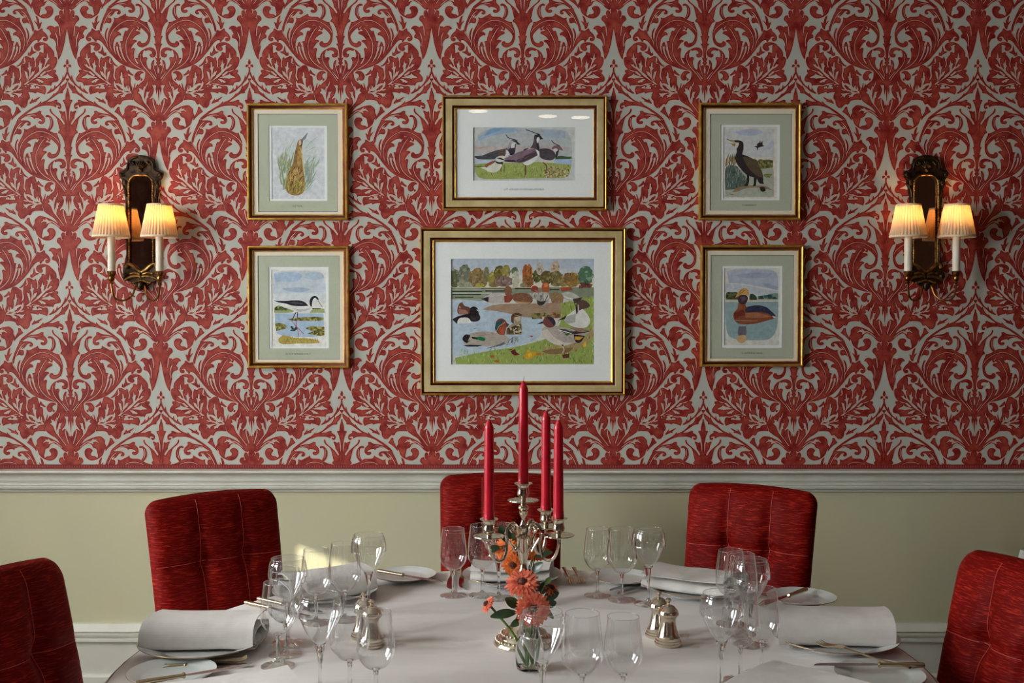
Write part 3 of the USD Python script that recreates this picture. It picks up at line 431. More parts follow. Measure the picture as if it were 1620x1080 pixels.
def stilt():
    a = Art((65, 105, 692, 986), 2); a.base = hx('d3d2cb')
    a.p('b7c0c6', '85,150 140,125 420,118 620,125 668,170 680,300 690,470 90,470 84,300')
    a.p('9fb2c4', '90,150 350,125 420,180 360,250 200,240 110,250'); a.p('a6b5c2', '470,130 640,140 670,200 560,230 440,200'); a.p('9babbc', '190,320 400,300 520,330 420,370 230,350')
    a.p('c5cacb', '88,380 680,360 690,480 88,490')
    a.p('8f9a66', '90,545 145,505 185,530 250,545 320,575 300,598 95,597'); a.scatter('95,545 145,510 250,548 240,570 100,568', ['3f4a2c', '55603a'], 14, 20)
    a.p('98a070', '520,560 580,540 670,550 672,597 505,597'); a.scatter('530,542 660,546 660,556 530,556', ['47502e'], 8, 15)
    a.p('9fb4c6', '105,602 655,602 665,700 650,820 600,875 150,865 105,790'); a.scatter('110,605 650,605 640,850 150,850', ['8aa3ba', 'b3c2cc', 'bfcad0', '7f9ab4'], 50, 60, 'blade', 0, 4)
    for R, n in (('240,672 300,655 440,645 560,640 640,645 662,665 640,690 470,688 340,690', 30), ('105,720 140,708 190,716 240,742 230,775 160,795 118,800 108,760', 22), ('450,770 520,745 600,752 665,755 668,850 620,862 560,848 470,832 540,805 480,790', 36)):
        a.p('8b8a4e', R); a.scatter(R, ['4a4c26', '6d6c36', 'a59d60', '5b5a2c', '7a5c36'], n, 18)
    a.scatter('250,740 360,745 350,800 260,805', ['2c3a34', '3a463a', '27342c'], 10, 17)
    a.p('a8964f', '135,900 165,868 210,845 330,885 440,880 600,905 610,938 500,948 380,942 260,955 160,952')
    a.scatter('140,900 210,850 600,905 600,945 160,950', ['7f6c30', 'c0ae66', '5c4f26', '92803c', '8f5a3a'], 60, 26, 'blade', 85, 30, False)
    a.line('4a3838', '345,588 318,640 296,690', 9); a.line('a05a58', '296,690 340,745 430,835', 7); a.line('5a4444', '362,592 358,650', 9); a.line('a05a58', '358,650 350,740 360,780 376,862', 7)
    a.p('d0d0cc', '150,472 260,470 400,470 480,518 505,530 530,500 545,440 585,450 592,470 560,505 530,548 470,570 360,588 300,535 200,495')
    a.p('b2b4b2', '300,532 360,560 480,550 520,540 470,572 360,590')
    a.p('26262a', '85,456 150,462 240,463 300,454 390,455 450,475 484,517 420,520 300,518 240,492 150,480'); a.p('4a4a50', '270,480 340,468 420,486 430,500 330,498')
    a.p('26262a', '517,530 497,500 500,450 520,415 560,401 595,418 603,452 584,448 566,424 543,432 528,470 524,520')
    a.p('d0d0cc', '545,440 566,424 590,450 575,470 548,476'); a.line('2c2a2a', '594,458 645,532', 5)
    return a
def cormorant():
    a = Art((80, 85, 778, 1012), 3); a.base = hx('cfcbbe')
    a.p('c3c6c4', '100,110 740,110 740,470 110,480'); a.p('a9b2c2', '240,150 380,110 560,125 590,160 480,205 300,195'); a.p('b4b9c4', '440,380 600,370 720,250 745,330 620,400')
    a.p('6f6d40', '520,520 560,500 600,512 660,505 725,522 722,612 640,622 560,640 530,600'); a.scatter('525,520 720,515 715,610 560,620', ['4c4d2a', '857f4a', '5e5830', '9a8f5a'], 40, 22)
    a.p('a7ab9c', '120,640 730,620 735,700 740,990 110,985'); a.scatter('590,640 725,640 725,680 600,690', ['5f4a3e', '8f8c6c', '6b5c4a', 'b5ad90'], 22, 40, 'blade', 0, 4)
    a.scatter('600,690 720,690 700,740 610,735', ['8c8a4c', '757440'], 10, 22)
    a.p('59685e', '108,600 180,572 270,592 330,690 395,750 400,830 330,880 200,890 112,900 106,760'); a.scatter('112,580 260,590 390,760 330,870 115,890', ['3d4f48', '7b8a82', '4c6058', '2e3c34', '8c9a92'], 110, 70, 'blade', 88, 12)
    a.scatter('110,600 230,600 230,520 120,540', ['9a8a60', '7f7350', '6a5c3c'], 24, 110, 'blade', 84, 12, False)
    a.scatter('110,800 220,800 210,890 115,890', ['4c6a70', '3a565c'], 14, 40, 'blade', 0, 8); a.scatter('140,905 400,905 380,930 150,930', ['8c9060', '76793c'], 14, 40, 'blade', 0, 4)
    a.p('8f7c5c', '200,925 250,872 350,848 480,835 560,845 640,850 712,892 700,900 600,880 480,862 360,880 240,932'); a.scatter('210,915 350,850 640,850 690,890 480,860 250,925', ['6a5a40', 'b39f7c', '54452e'], 24, 40, 'blade', 10, 12)
    a.p('2b2422', '556,862 600,858 628,872 630,912 592,925 560,905')
    a.p('2b2321', '385,695 425,715 410,845 370,855 350,840 395,790'); a.p('2b2321', '480,735 515,745 505,845 470,850 478,800')
    a.p('33292a', '215,260 260,255 322,268 346,300 342,380 325,440 380,455 470,500 520,510 532,580 580,650 602,740 596,795 612,822 545,818 520,752 480,738 420,722 380,702 300,622 240,532 232,470 262,400 250,370 282,330 272,285 240,288')
    a.p('5a4a38', '332,470 420,480 515,520 540,600 582,660 592,740 520,720 440,660 370,560'); a.scatter('340,470 510,515 590,720 480,690 370,560', ['3a2e26', '74624a', '2e2520', '6a5840'], 70, 30, 'blade', -35, 16)
    a.p('d3cfc6', '248,284 285,288 282,325 245,364 228,345 236,310'); a.p('a8743c', '210,300 240,296 236,325 225,345 205,320')
    a.p('b09a5e', '130,243 215,262 238,290 200,284 150,262', 0); a.p('9c8a58', '130,292 200,300 225,332 210,330 176,302', 0); a.line('4a4030', '132,246 214,264', 6)
    a.p('2f2624', '478,336 515,330 520,302 545,290 555,258 565,296 586,264 590,320 616,332 560,345 535,352 524,392 512,352', 0)
    a.line('5a564c', '165,950 215,960', 7)
    return a
def grebe():
    a = Art((60, 90, 692, 968), 4); a.base = hx('cbcbc0')
    a.p('aab2be', '90,130 180,100 420,105 600,110 670,160 668,320 600,330 300,270 120,260'); a.p('9aa3b8', '180,170 380,140 600,150 560,200 300,210'); a.p('97a2b4', '480,260 560,265 672,310 660,345 560,320'); a.p('b7bcc2', '85,270 300,280 500,330 668,350 668,400 85,380')
    a.p('3f4a30', '80,372 115,358 150,368 200,358 250,400 235,448 80,448'); a.scatter('80,372 200,360 235,440 82,440', ['2a3422', '5b6440', '4c4a34'], 24, 20)
    a.p('5e7c78', '440,410 520,398 600,380 666,376 668,446 440,446'); a.scatter('450,410 660,380 660,440 450,440', ['3f5c58', '7a938c', '2f4640'], 20, 26)
    a.p('37482f', '345,390 380,378 430,412 432,452 345,452'); a.line('c9b98c', '85,460 345,456', 14); a.line('bfb58c', '340,462 668,452', 10)
    a.p('8ba3a4', '75,475 670,470 672,640 655,800 600,880 540,910 200,905 110,860 80,760'); a.scatter('85,480 665,480 640,860 150,880', ['7b9698', '9fb2b2', '6c8a88', 'b3c0bc'], 60, 80, 'blade', 0, 3)
    a.scatter('95,790 640,790 640,825 100,825', ['3f6462', '4c706c', '35565a'], 34, 70, 'blade', 0, 3); a.scatter('330,862 600,862 590,885 340,885', ['2f5a50', '44685e'], 22, 60, 'blade', 0, 3); a.scatter('110,850 210,850 205,890 130,890', ['44564e', '58706a'], 12, 40, 'blade', 0, 6)
    a.p('6a6470', '228,752 310,750 318,830 300,875 225,865 215,820'); a.p('c0a070', '210,860 300,845 320,880 292,942 225,942 202,890')
    a.p('82472e', '225,500 300,500 312,530 420,512 520,522 570,562 640,620 652,655 560,682 420,722 300,732 200,716 162,650 170,592 215,552')
    a.p('9c6848', '300,600 420,590 540,620 600,640 480,660 300,650'); a.p('6b2d20', '170,600 280,560 300,620 180,670'); a.scatter('180,600 600,620 500,690 200,700', ['5c2c1e', 'a06c4c', '70402a', '8c5030'], 70, 60, 'blade', 4, 8)
    a.line('a98c80', '185,684 440,690', 5)
    a.p('31334c', '296,562 340,522 440,508 540,530 572,562 632,612 648,655 612,650 560,600 420,582 320,602'); a.scatter('310,560 440,512 560,560 620,620 420,575', ['23243a', '454a66', '1e1e2c'], 30, 40, 'blade', -16, 8)
    a.p('d0c8b8', '600,630 640,640 655,655 620,655', 0)
    a.p('8a4e30', '218,488 306,488 294,560 215,565'); a.p('40303a', '215,420 240,395 300,388 332,420 322,470 300,498 250,505 215,470'); a.p('5a4852', '235,420 290,405 315,440 270,470')
    a.p('c49a50', '186,425 230,345 270,318 320,318 342,360 336,412 300,384 240,396 214,416'); a.scatter('200,410 250,330 330,330 335,400 300,380 240,390', ['dab870', 'a07838', '8a5a30'], 24, 60, 'blade', 40, 14)
    a.p('7a5040', '176,428 216,418 240,396 232,412 200,436', 0)
    return a
def lapwings():
    a = Art((72, 55, 1528, 815), 5); a.base = hx('bcbfba')
    a.p('a9b0b0', '110,250 160,150 300,70 700,60 1040,80 1400,90 1460,200 1480,320 1480,470 105,470')
    a.p('b4a7a4', '100,330 330,312 700,330 1100,300 1470,340 1400,400 600,380 105,420'); a.p('8fa5ba', '270,90 420,60 700,68 720,110 560,140 420,160 300,190 140,250 150,190 260,140'); a.p('6f92b0', '310,80 480,70 470,100 330,150 240,180 260,150')
    a.p('9aa6b4', '1040,90 1380,105 1395,200 1150,225 1050,175'); a.p('a49898', '110,350 230,330 330,320 180,365', 0); a.scatter('150,90 700,80 600,180 170,240', ['a8b4bc', '86a0b8', 'b8bfc0'], 20, 50, 'blade', 10, 10)
    a.p('3f5a38', '1250,470 1330,458 1400,470 1475,468 1475,502 1240,506'); a.p('a0b4ce', '1225,506 1475,504 1475,582 1230,572'); a.p('aeb9c8', '100,500 420,500 390,560 105,572')
    a.p('94a05a', '100,575 280,560 520,556 760,560 1000,540 1240,562 1472,582 1450,700 1410,772 1000,772 500,786 200,790 112,720')
    a.scatter('105,580 520,565 1000,560 1460,590 1430,740 1000,765 210,780', ['6f8040', 'b0b272', '7f8c48', '586a34', 'c2bf86', '9a9a50'], 260, 46, 'blade', 80, 35)
    a.scatter('220,745 820,720 820,770 240,785', ['54682e', '6c7a38'], 40, 50, 'blade', 10, 12)
    a.scatter('1080,640 1200,600 1440,650 1420,760 1090,765', ['b59c78', '8a6e50', 'd0bd98', '5c4632', 'c4a888', '6a6a3c'], 120, 16); a.scatter('540,690 660,690 660,715 545,715', ['6a4c34', '54402c'], 12, 26, 'blade', 0, 8)
    a.line('6a4a34', '820,590 822,720', 22); a.line('5a4030', '1075,552 1122,600 1110,692', 13); a.line('6a4a30', '485,580 470,680', 11); a.line('6a4a30', '515,590 520,690', 9); a.line('7a5436', '330,690 350,740', 9)
    a.p('45464a', '98,462 122,505 280,512 420,502 520,470 600,446 640,444 672,400 682,330 692,290 620,290 600,330 540,360 440,372 320,410 200,460'); a.scatter('130,470 320,415 440,375 420,490 280,505', ['63676a', '33353a', '7a7e7c'], 50, 34, 'blade', 20, 14)
    a.p('5a4e48', '440,380 560,368 566,440 500,470 430,480'); a.p('9a8e90', '592,262 622,250 612,350 560,372'); a.p('cfcfcd', '620,288 672,272 666,342 612,352'); a.p('33343a', '590,372 682,348 672,420 640,450 600,440'); a.p('cdc6c4', '540,370 570,380 600,440 520,475 545,430')
    a.p('23242a', '608,238 690,238 716,270 752,300 702,302 690,272 640,252'); a.line('23242a', '542,162 572,202 640,226 705,240', 10)
    a.p('c8c6c0', '405,478 480,452 540,470 520,500 410,500')
    a.p('7d6874', '500,500 600,462 700,412 800,380 900,362 960,352 1002,380 1012,440 980,470 880,512 780,556 700,552 600,546 520,546'); a.p('4a3c42', '690,520 830,450 960,388 988,450 880,502 770,556 700,550'); a.p('3a2e34', '520,520 660,510 700,548 560,546')
    a.scatter('540,510 800,390 980,380 960,450 760,545', ['957e8a', '5f4c56', '43363c', '8a727e'], 60, 60, 'blade', 28, 10); a.line('332a30', '800,372 860,352 800,380', 12)
    a.p('53444c', '888,352 930,290 945,170 988,165 976,230 1006,280 1022,350 1012,392 960,352'); a.p('2b272c', '976,290 1006,284 1022,372 1012,402 984,360'); a.p('d3d2d0', '984,202 1012,190 1018,230 988,282 974,240')
    a.p('27252a', '950,165 1000,152 1034,175 1072,222 1030,232 1012,190 980,204'); a.line('26242a', '830,92 890,112 960,140 1022,158', 11)
    a.p('d2d4d2', '785,562 880,512 980,462 1016,432 1004,482 925,562 830,602'); a.p('d8d8d6', '960,370 1004,380 1018,430 996,460 985,410')
    a.p('4a4248', '1020,362 1100,350 1190,370 1242,420 1252,480 1200,522 1120,522 1030,492 1016,432'); a.scatter('1030,370 1190,375 1240,470 1120,515 1030,480', ['625860', '372f36', '776c72'], 40, 50, 'blade', -12, 12)
    a.p('c4bab6', '1000,482 1100,522 1205,526 1150,562 1080,552 1010,512'); a.p('2c262a', '1262,382 1302,350 1292,402 1266,482 1244,492 1250,430'); a.p('d2cac8', '1208,372 1270,348 1282,382 1240,412'); a.p('7a5c5e', '1188,352 1230,310 1292,310 1312,350 1352,382 1300,376 1240,346 1210,372'); a.line('2c262a', '1190,242 1222,280 1302,318 1345,380', 11)
    a.p('ccccbe', '180,622 260,602 390,540 480,560 492,600 440,672 380,697 290,682 250,652'); a.p('8c5434', '235,602 300,550 392,520 386,556 300,592 270,626'); a.scatter('245,600 380,530 380,555 280,610', ['6a3c24', 'a87044'], 14, 40, 'blade', 30, 8); a.line('3c3a30', '95,606 235,608', 9)
    a.p('d0cfc8', '395,490 500,486 540,505 490,545 430,540 398,520'); a.p('26221f', '388,528 440,550 500,542 496,576 430,572 392,548'); a.p('26221f', '395,490 470,484 540,520 500,520 440,498', 0)
    return a
def ducks():
    a = Art((50, 55, 1372, 1032), 6); a.base = hx('bfc0b8')
    a.p('aab4be', '50,55 1372,55 1372,170 900,150 400,160 50,150', 0); a.p('b4b9b8', '50,140 500,150 900,140 1372,160 1372,240 50,240', 0); a.p('c8c5b4', '50,210 1372,210 1372,320 50,320', 0)
    a.p('7c8570', '50,318 1372,318 1372,420 50,430', 0)
    T = [(90, 240, 42, 85, '5a5e42 484c34 6f7454 7c805e'), (180, 205, 55, 95, '6e7260 585c4a 868a76 7a7e68'), (300, 200, 50, 60, '8c7446 7a6238 a08856 6c5a3c'), (265, 240, 50, 75, '86704a 6f5c3a 9c8660 a8955e'), (345, 255, 42, 65, '7a6848 64543a 927e58 8a7a50'), (380, 200, 24, 70, '6f7050 5c5c40 868664'), (435, 245, 40, 68, '8c8040 a69a52 766a38 b0a464'), (505, 190, 55, 70, '6c6432 544e28 867c40 958a48'), (560, 175, 38, 62, '8a8048 746a38 a0965a'), (540, 265, 78, 48, '7e6660 6a5450 94807a 8a726c'), (640, 170, 30, 34, '5c6a48 48563a 748058'), (650, 250, 32, 80, 'b0b09c 9a9a86 c4c4b2 8f9a80'), (740, 195, 28, 88, 'a0562a 8a4622 b46c3a c07c48'), (775, 195, 26, 86, 'a46432 8c5028 b87a44'), (765, 265, 48, 55, '8a5c34 744a2a a07044'), (845, 215, 38, 60, '565a2e 444824 6e7240 7e824c'), (870, 150, 32, 58, 'b0a494 a09482 bfb4a4 8c8272'), (930, 230, 55, 62, '5e5632 4c4626 766c42 8a804e'), (1012, 140, 38, 62, 'b09c86 9c8872 c0ae98 8a7660'), (1020, 240, 60, 72, '6e6240 5a5032 867a54 94865c'), (1085, 265, 50, 48, '8a7848 746438 a08e5a'), (1165, 250, 70, 66, '8a6c34 745a2a a08244 7c7a3c'), (1130, 225, 40, 40, '7a5a38 64482c 8e6e48'), (1290, 215, 66, 92, '4e6e54 3c5a44 6a8a70 7e9a80'), (165, 290, 52, 34, '8a8a70 747460 9c9c84'), (215, 300, 36, 26, '9c9c8a 868674'), (320, 300, 40, 20, '9a9440 868036 b0aa54'), (720, 300, 32, 22, '8c7c60 786a50'), (450, 300, 46, 18, '7c7048 6a5e3c')]
    for x, y, rx, ry, c in T: a.tree(x, y, rx, ry, c.split(), 12)
    a.scatter('60,140 480,160 620,300 60,310', ['3f3a26', '4c4630'], 26, 40, 'blade', 88, 10); a.scatter('700,120 1220,200 1220,300 700,300', ['3f3820', '54482e'], 26, 40, 'blade', 88, 10); a.scatter('1230,270 1360,290 1360,320 1230,330', ['6a3a30', '8a4c3c', '4a3024'], 16, 22)
    for y, c, x0, x1 in ((322, 'b4ac98', 60, 900), (334, '5a4a3a', 330, 560), (340, '9aa08a', 60, 540), (358, '2c3024', 65, 340), (352, '2a2c24', 370, 550), (372, 'b6bcb0', 65, 430), (384, '2e3428', 70, 330), (398, '8c9684', 70, 380), (410, '3c4434', 90, 260), (424, '7f8c6a', 100, 340), (436, '6f8058', 180, 360), (330, '2c2a22', 640, 800), (338, '2a2822', 960, 1050)): a.line(c, [(x0, y), (x1, y)], 10, True)
    a.p('a8b8c4', '60,440 340,430 520,540 760,590 900,610 880,780 700,850 560,880 420,900 110,960 60,940'); a.scatter('70,450 330,450 520,560 880,620 860,760 560,870 110,930', ['8fa4b4', 'c0cad0', '98a8b4', 'd0d6d8', '7c92a4', 'b0bcc0'], 150, 60, 'blade', 2, 5)
    a.scatter('160,660 340,640 330,720 170,700', ['2c3034', '40464a'], 18, 40, 'blade', 6, 10); a.scatter('400,640 470,650 460,720 400,700', ['4a4c50', '6a6c6c'], 12, 36, 'blade', 6, 10)
    a.p('98806a', '338,522 430,480 560,468 800,468 1065,456 1085,560 960,585 760,600 640,570 500,540'); a.scatter('350,520 560,472 1070,470 1070,570 760,595', ['a8907a', '80684e', 'b8a48c', '6a7248', '94563c', '8c8a54'], 90, 70, 'blade', 4, 6)
    a.scatter('790,560 1060,540 1070,600 800,610', ['6a4a30', '86804a', '9a5c3c', '4c4a2c'], 40, 24)
    a.p('8a9a50', '1060,470 1200,430 1372,400 1372,1022 100,1024 90,965 400,900 640,868 800,830 900,800 1000,760 1080,600'); a.p('a08a60', '900,880 1000,850 1160,840 1280,810 1330,700 1372,640 1372,760 1280,860 1100,940 900,935')
    G = '1065,475 1370,410 1370,1015 105,1020 400,905 640,872 900,805 1010,760'
    a.scatter(G, ['6a8038', '9cae60', '586e2c', 'b4c07c', '7c9044', 'a8ae58', '4c6026'], 380, 34, 'blade', 86, 28, False); a.scatter('1230,320 1365,310 1365,420 1240,430', ['8c7448', '6e7a40', 'a08c60', '7a5c3c'], 40, 26, 'blade', 20, 30)
    a.scatter('120,905 370,905 360,960 110,980', ['7c9a6a', 'a4b88c'], 30, 40, 'blade', 88, 12, False)
    a.p('7c6440', '890,905 1000,880 1180,870 1140,920 960,940'); a.scatter('890,900 1180,870 1140,930 900,935', ['5c4a2c', '94784e'], 16, 40, 'blade', 6, 8)
    a.p('c8981e', '715,942 758,922 752,882 790,912 838,905 826,945 790,972 748,978', 0); a.p('e0b840', '760,930 790,920 800,945 770,960', 0); a.p('d0a838', '1265,850 1290,815 1300,860 1270,870', 0); a.p('b07030', '830,925 890,915 880,945 840,940', 0)
    a.p('5c1c1c', '600,905 640,885 650,910 685,935 640,945 615,930', 0); a.p('743028', '575,890 625,882 600,898', 0); a.p('a06030', '410,945 450,940 455,965 420,965', 0); a.p('9c5a2c', '440,990 490,985 500,1010 460,1005', 0); a.p('5c2a24', '1075,935 1140,930 1140,965 1085,970', 0); a.p('8c4c34', '765,762 812,760 800,776', 0)
    # far group
    a.p('b0aca4', '330,425 400,388 450,366 540,370 612,400 602,450 522,470 430,467 390,456'); a.scatter('400,392 540,375 560,440 430,455', ['8c8a86', 'c8c6be', '6f706c'], 34, 60, 'blade', 6, 12); a.p('26262a', '328,424 400,405 398,456', 0)
    a.p('843e2c', '540,400 610,380 625,420 592,462 545,456'); a.p('7c5640', '545,342 560,306 602,310 618,352 602,390 555,392'); a.p('8a5a40', '560,330 590,318 606,345 575,352')
    a.p('76503a', '620,380 700,365 770,380 812,430 792,470 700,477 640,452 610,412'); a.scatter('625,385 770,385 800,440 700,470', ['54362a', '94684a', '3f2a20', 'a87c5c'], 50, 30, 'blade', 10, 20); a.p('b08c64', '640,440 700,455 790,455 760,474 680,474')
    a.p('a8a49a', '770,372 862,360 872,432 830,442'); a.scatter('775,372 862,365 866,425 835,435', ['c4c2ba', '6c6c66', '7c7c76'], 18, 40, 'blade', 70, 12); a.p('8a3c30', '785,332 810,300 852,310 857,345 830,366 790,356'); a.p('a86e60', '820,345 870,350 880,365 840,368', 0)
    a.p('a09c94', '848,382 890,354 952,368 962,440 922,482 870,490 838,440'); a.scatter('850,380 950,372 955,440 870,480', ['c8c6c0', '5c5a58', '7a7874', 'b8b4ac'], 26, 60, 'blade', 75, 14); a.p('3a3434', '845,432 870,450 930,442 905,480 865,490 842,462')
    a.p('a0522e', '885,302 905,268 946,273 962,320 952,362 892,362'); a.p('c08050', '905,285 940,280 945,310 915,318')
    a.p('8c7050', '960,372 1040,360 1092,400 1082,462 980,462'); a.scatter('965,375 1040,365 1085,405 1070,455 985,455', ['6c543a', 'a88c68', '8a4c36'], 30, 36, 'blade', 20, 25)
    a.p('acaca4', '1070,372 1140,355 1212,385 1252,430 1180,462 1092,422'); a.scatter('1080,375 1140,362 1210,390 1180,445', ['8a8c86', 'c8c8c0'], 24, 40, 'blade', -12, 12); a.p('9c5030', '1058,322 1150,308 1172,345 1070,357'); a.p('453630', '1170,425 1262,410 1240,452 1190,467', 0); a.p('d8d4c4', '1085,395 1130,410 1180,430 1120,422', 0)
    # tufted pair
    a.p('684434', '105,540 128,462 160,455 172,490 232,500 242,562 130,572'); a.p('9c7060', '120,520 200,525 210,560 130,565'); a.p('a88a80', '125,490 145,495 140,515 128,510', 0)
    a.p('cfcfcb', '104,602 222,588 240,642 118,655'); a.p('1f1c1e', '65,612 120,580 222,560 225,510 260,490 302,508 306,560 327,590 312,630 240,637 218,600 180,592 120,602 108,655'); a.p('3a3436', '230,575 260,600 310,590 300,622 250,625'); a.line('c8c4b0', '292,525 300,532', 8)
    # front teal pair
    a.p('948870', '560,692 640,642 612,600 622,560 672,550 712,575 692,620 712,690 702,752 560,757'); a.scatter('570,695 700,650 700,745 570,750', ['54462f', 'b4a88c', '6c5e44', '3f3424'], 90, 16); a.p('5a3c28', '606,640 602,590 622,558 672,548 712,572 650,572 628,600 632,650'); a.p('b8ac94', '640,590 690,580 692,620 660,640'); a.line('4c3424', '640,590 705,572', 9)
    a.p('a39a8c', '158,792 200,750 320,720 460,730 560,758 602,802 540,850 350,862 210,852 172,842'); a.scatter('200,755 330,725 560,765 540,840 250,850', ['8c8274', 'bcb4a6', '756c60'], 90, 46, 'blade', 4, 8)
    a.scatter('240,735 470,740 440,790 260,780', ['5c4c40', 'c0a890', '3c342c', '8c7460'], 36, 44, 'blade', -12, 12); a.p('1e1e20', '155,782 190,745 232,760 205,815 232,800 200,832 165,812'); a.p('24241f', '165,850 230,845 340,850 300,862 200,862', 0); a.p('0f6a44', '285,778 330,770 372,790 360,813 300,802'); a.p('18281e', '240,772 290,778 300,800 250,790', 0)
    for k in range(5): a.line('5c6068', [(380 + 30 * k, 880 - 6 * k), (480 + 20 * k, 850 - 4 * k), (545, 820 + 4 * k)], 4)
    a.scatter('550,770 700,770 650,860 560,870', ['a4a89c', '4c5048', 'c8ccc4', '6c7064'], 40, 40, 'blade', 40, 50)
    a.p('84422c', '460,652 480,610 530,600 572,640 562,690 546,757 490,752 460,710'); a.p('1c4a4e', '462,655 490,620 548,618 520,650 490,690 476,732 456,705'); a.line('c0a07c', '470,720 495,675 550,640', 5); a.p('a04c34', '500,690 540,680 545,750 500,745'); a.p('4a3430', '560,640 590,660 565,690', 0)
    # pintail and the right-hand teal
    a.p('cdccc6', '1218,500 1262,510 1322,580 1337,640 1302,692 1200,692 1100,642 1090,590 1150,560'); a.p('a4a49e', '1088,592 1200,560 1195,640 1112,655'); a.scatter('1095,595 1195,570 1190,635 1115,645', ['8c8c88', 'bcbab4'], 26, 36, 'blade', -20, 15); a.p('2e2824', '1030,625 1090,590 1120,570 1100,610', 0)
    a.p('584236', '1200,472 1240,430 1302,440 1332,490 1302,512 1240,522 1208,562 1198,520'); a.p('26201e', '1196,470 1212,500 1214,560 1204,562', 0); a.line('d8d6ce', '1222,480 1226,540', 7); a.p('4a4a4c', '1300,480 1330,492 1310,510', 0)
    a.p('a49c92', '888,692 950,662 1030,672 1180,700 1332,722 1252,800 1190,832 1090,862 1000,842 920,792 890,742'); a.p('c4bab0', '890,720 940,700 1000,780 1100,830 1180,825 1090,860 1000,842 920,792'); a.scatter('960,680 1170,720 1180,800 1060,810', ['84807a', 'b8b0a6', '6c6862'], 70, 36, 'blade', -18, 14)
    a.p('34302e', '1035,702 1100,700 1175,732 1240,700 1335,724 1250,742 1150,752 1090,735'); a.line('e0d8c8', '1040,708 1160,742', 8); a.p('1c5a44', '1095,742 1150,748 1120,765', 0); a.p('8a7060', '1150,690 1250,690 1330,720 1230,735'); a.scatter('1040,680 1300,700 1300,730 1100,720', ['5c4a3c', 'a88c74'], 20, 50, 'blade', -8, 8)
    a.p('2c1414', '1183,750 1285,764 1252,822 1210,832 1188,800'); a.p('c49a3c', '1195,768 1272,772 1238,806 1196,800'); a.p('704038', '895,622 930,580 982,585 1022,640 1002,682 950,692 903,662'); a.p('2e2c3c', '935,590 985,590 1018,640 1000,670 975,640 950,610'); a.p('1e1e20', '838,657 896,630 902,650', 0)
    a.line('c0b498', '1078,860 1095,890 1080,920', 9); a.p('1c1a18', '1065,845 1088,845 1085,862', 0)
    return a

def text_part(name, text, h, parent, x, z, y):
    m = meshkit.text_mesh(text, h, 0.0003); b = m.bounds; m.apply_translation([-(b[0][0] + b[1][0]) / 2, 0, 0])
    return obj(name, mov(on_wall(m), (x, y, z)), caption_ink, parent, False)
def rect_ring(x0, x1, z0, z1, X0_, X1_, Z0_, Z1_, y0, y1):
    """A flat mount with a window cut in it."""
    p = Polygon([(x0, z0), (x1, z0), (x1, z1), (x0, z1)], [[(X0_, Z0_), (X1_, Z0_), (X1_, Z1_), (X0_, Z1_)]])
    return mov(on_wall(extrude(p, y1 - y0)), (0, -y0, 0))
def px_rect(x0, y0, x1, y1, o):
    """Pixel rectangle on the wall -> local x and z of a frame whose origin is at o."""
    a, b = wall(x0, y0, -0.01), wall(x1, y1, -0.01); return a[0] - o[0], b[0] - o[0], b[2] - o[2], a[2] - o[2]
def small_picture(label, edge, sage, slip, prn, art, caption, cap_px):
    x0, y0, x1, y1 = edge; c = wall((x0 + x1) / 2, (y0 + y1) / 2, -0.012); o = np.array([c[0], 0, c[2]])
    t = thing('framed_picture', label, 'picture', o, 0, 'framed bird prints')
    X0_, X1_, Z0_, Z1_ = px_rect(*edge, o); w, h = X1_ - X0_, Z1_ - Z0_
    P = 1 / 421.5
    fr = [(0, 0), (0, .016), (.4 * P, .021), (1.2 * P, .0235), (2.4 * P, .024), (3.6 * P, .0215), (4.2 * P, .0185), (4.2 * P, 0)]
    obj('frame', frame_loops(w, h, fr), gold, t, 30)
    sc = [(4.2 * P, 0), (4.2 * P, .0185), (5.0 * P, .0165), (6.2 * P, .0145), (7.4 * P, .0135), (7.4 * P, 0)]
    obj('frame_scoop', frame_loops(w, h, sc), bole, t, 30)
    li = [(7.4 * P, 0), (7.4 * P, .0150), (7.9 * P, .0160), (8.6 * P, .0155), (9.2 * P, .0125), (9.2 * P, 0)]
    obj('frame_lip', frame_loops(w, h, li), gold, t, 30)
    a0, a1, b0, b1 = px_rect(*sage, o); s0, s1, t0, t1 = px_rect(*slip, o); p0, p1, q0, q1 = px_rect(*prn, o)
    e = 0.009
    obj('outer_mount', rect_ring(-w / 2 + e, w / 2 - e, -h / 2 + e, h / 2 - e, a0, a1, b0, b1, .0085, .0100), mat_cream, t, False)
    obj('mount_line', rect_ring(a0 - .0005, a1 + .0005, b0 - .0005, b1 + .0005, a0 + .0014, a1 - .0014, b0 + .0014, b1 - .0014, .0070, .0086), mat_line, t, False)
    obj('sage_mount', rect_ring(a0 - .001, a1 + .001, b0 - .001, b1 + .001, s0, s1, t0, t1, .0062, .0076), mat_sage, t, False)
    obj('inner_mount', rect_ring(s0 - .002, s1 + .002, t0 - .002, t1 + .002, p0, p1, q0, q1, .0045, .0058), mat_white, t, False)
    obj('backing', bx(-w / 2 + .006, w / 2 - .006, -.0030, 0, -h / 2 + .006, h / 2 - .006), mat_cream, t, False)
    art_mesh('print', art, p1 - p0 + .002, q1 - q0 + .002, (p0 + p1) / 2, -.0038, (q0 + q1) / 2, t)
    cx_, cy_, ch = cap_px; cp = wall(cx_, cy_, -0.0078)
    text_part('caption', caption, ch * P, t, cp[0] - o[0], cp[2] - o[2] - ch * P / 2, -.00762)
    obj('glass', bx(-w / 2 + e, w / 2 - e, -.0118, -.0112, -h / 2 + e, h / 2 - e), picture_glass, t, False)
    return t
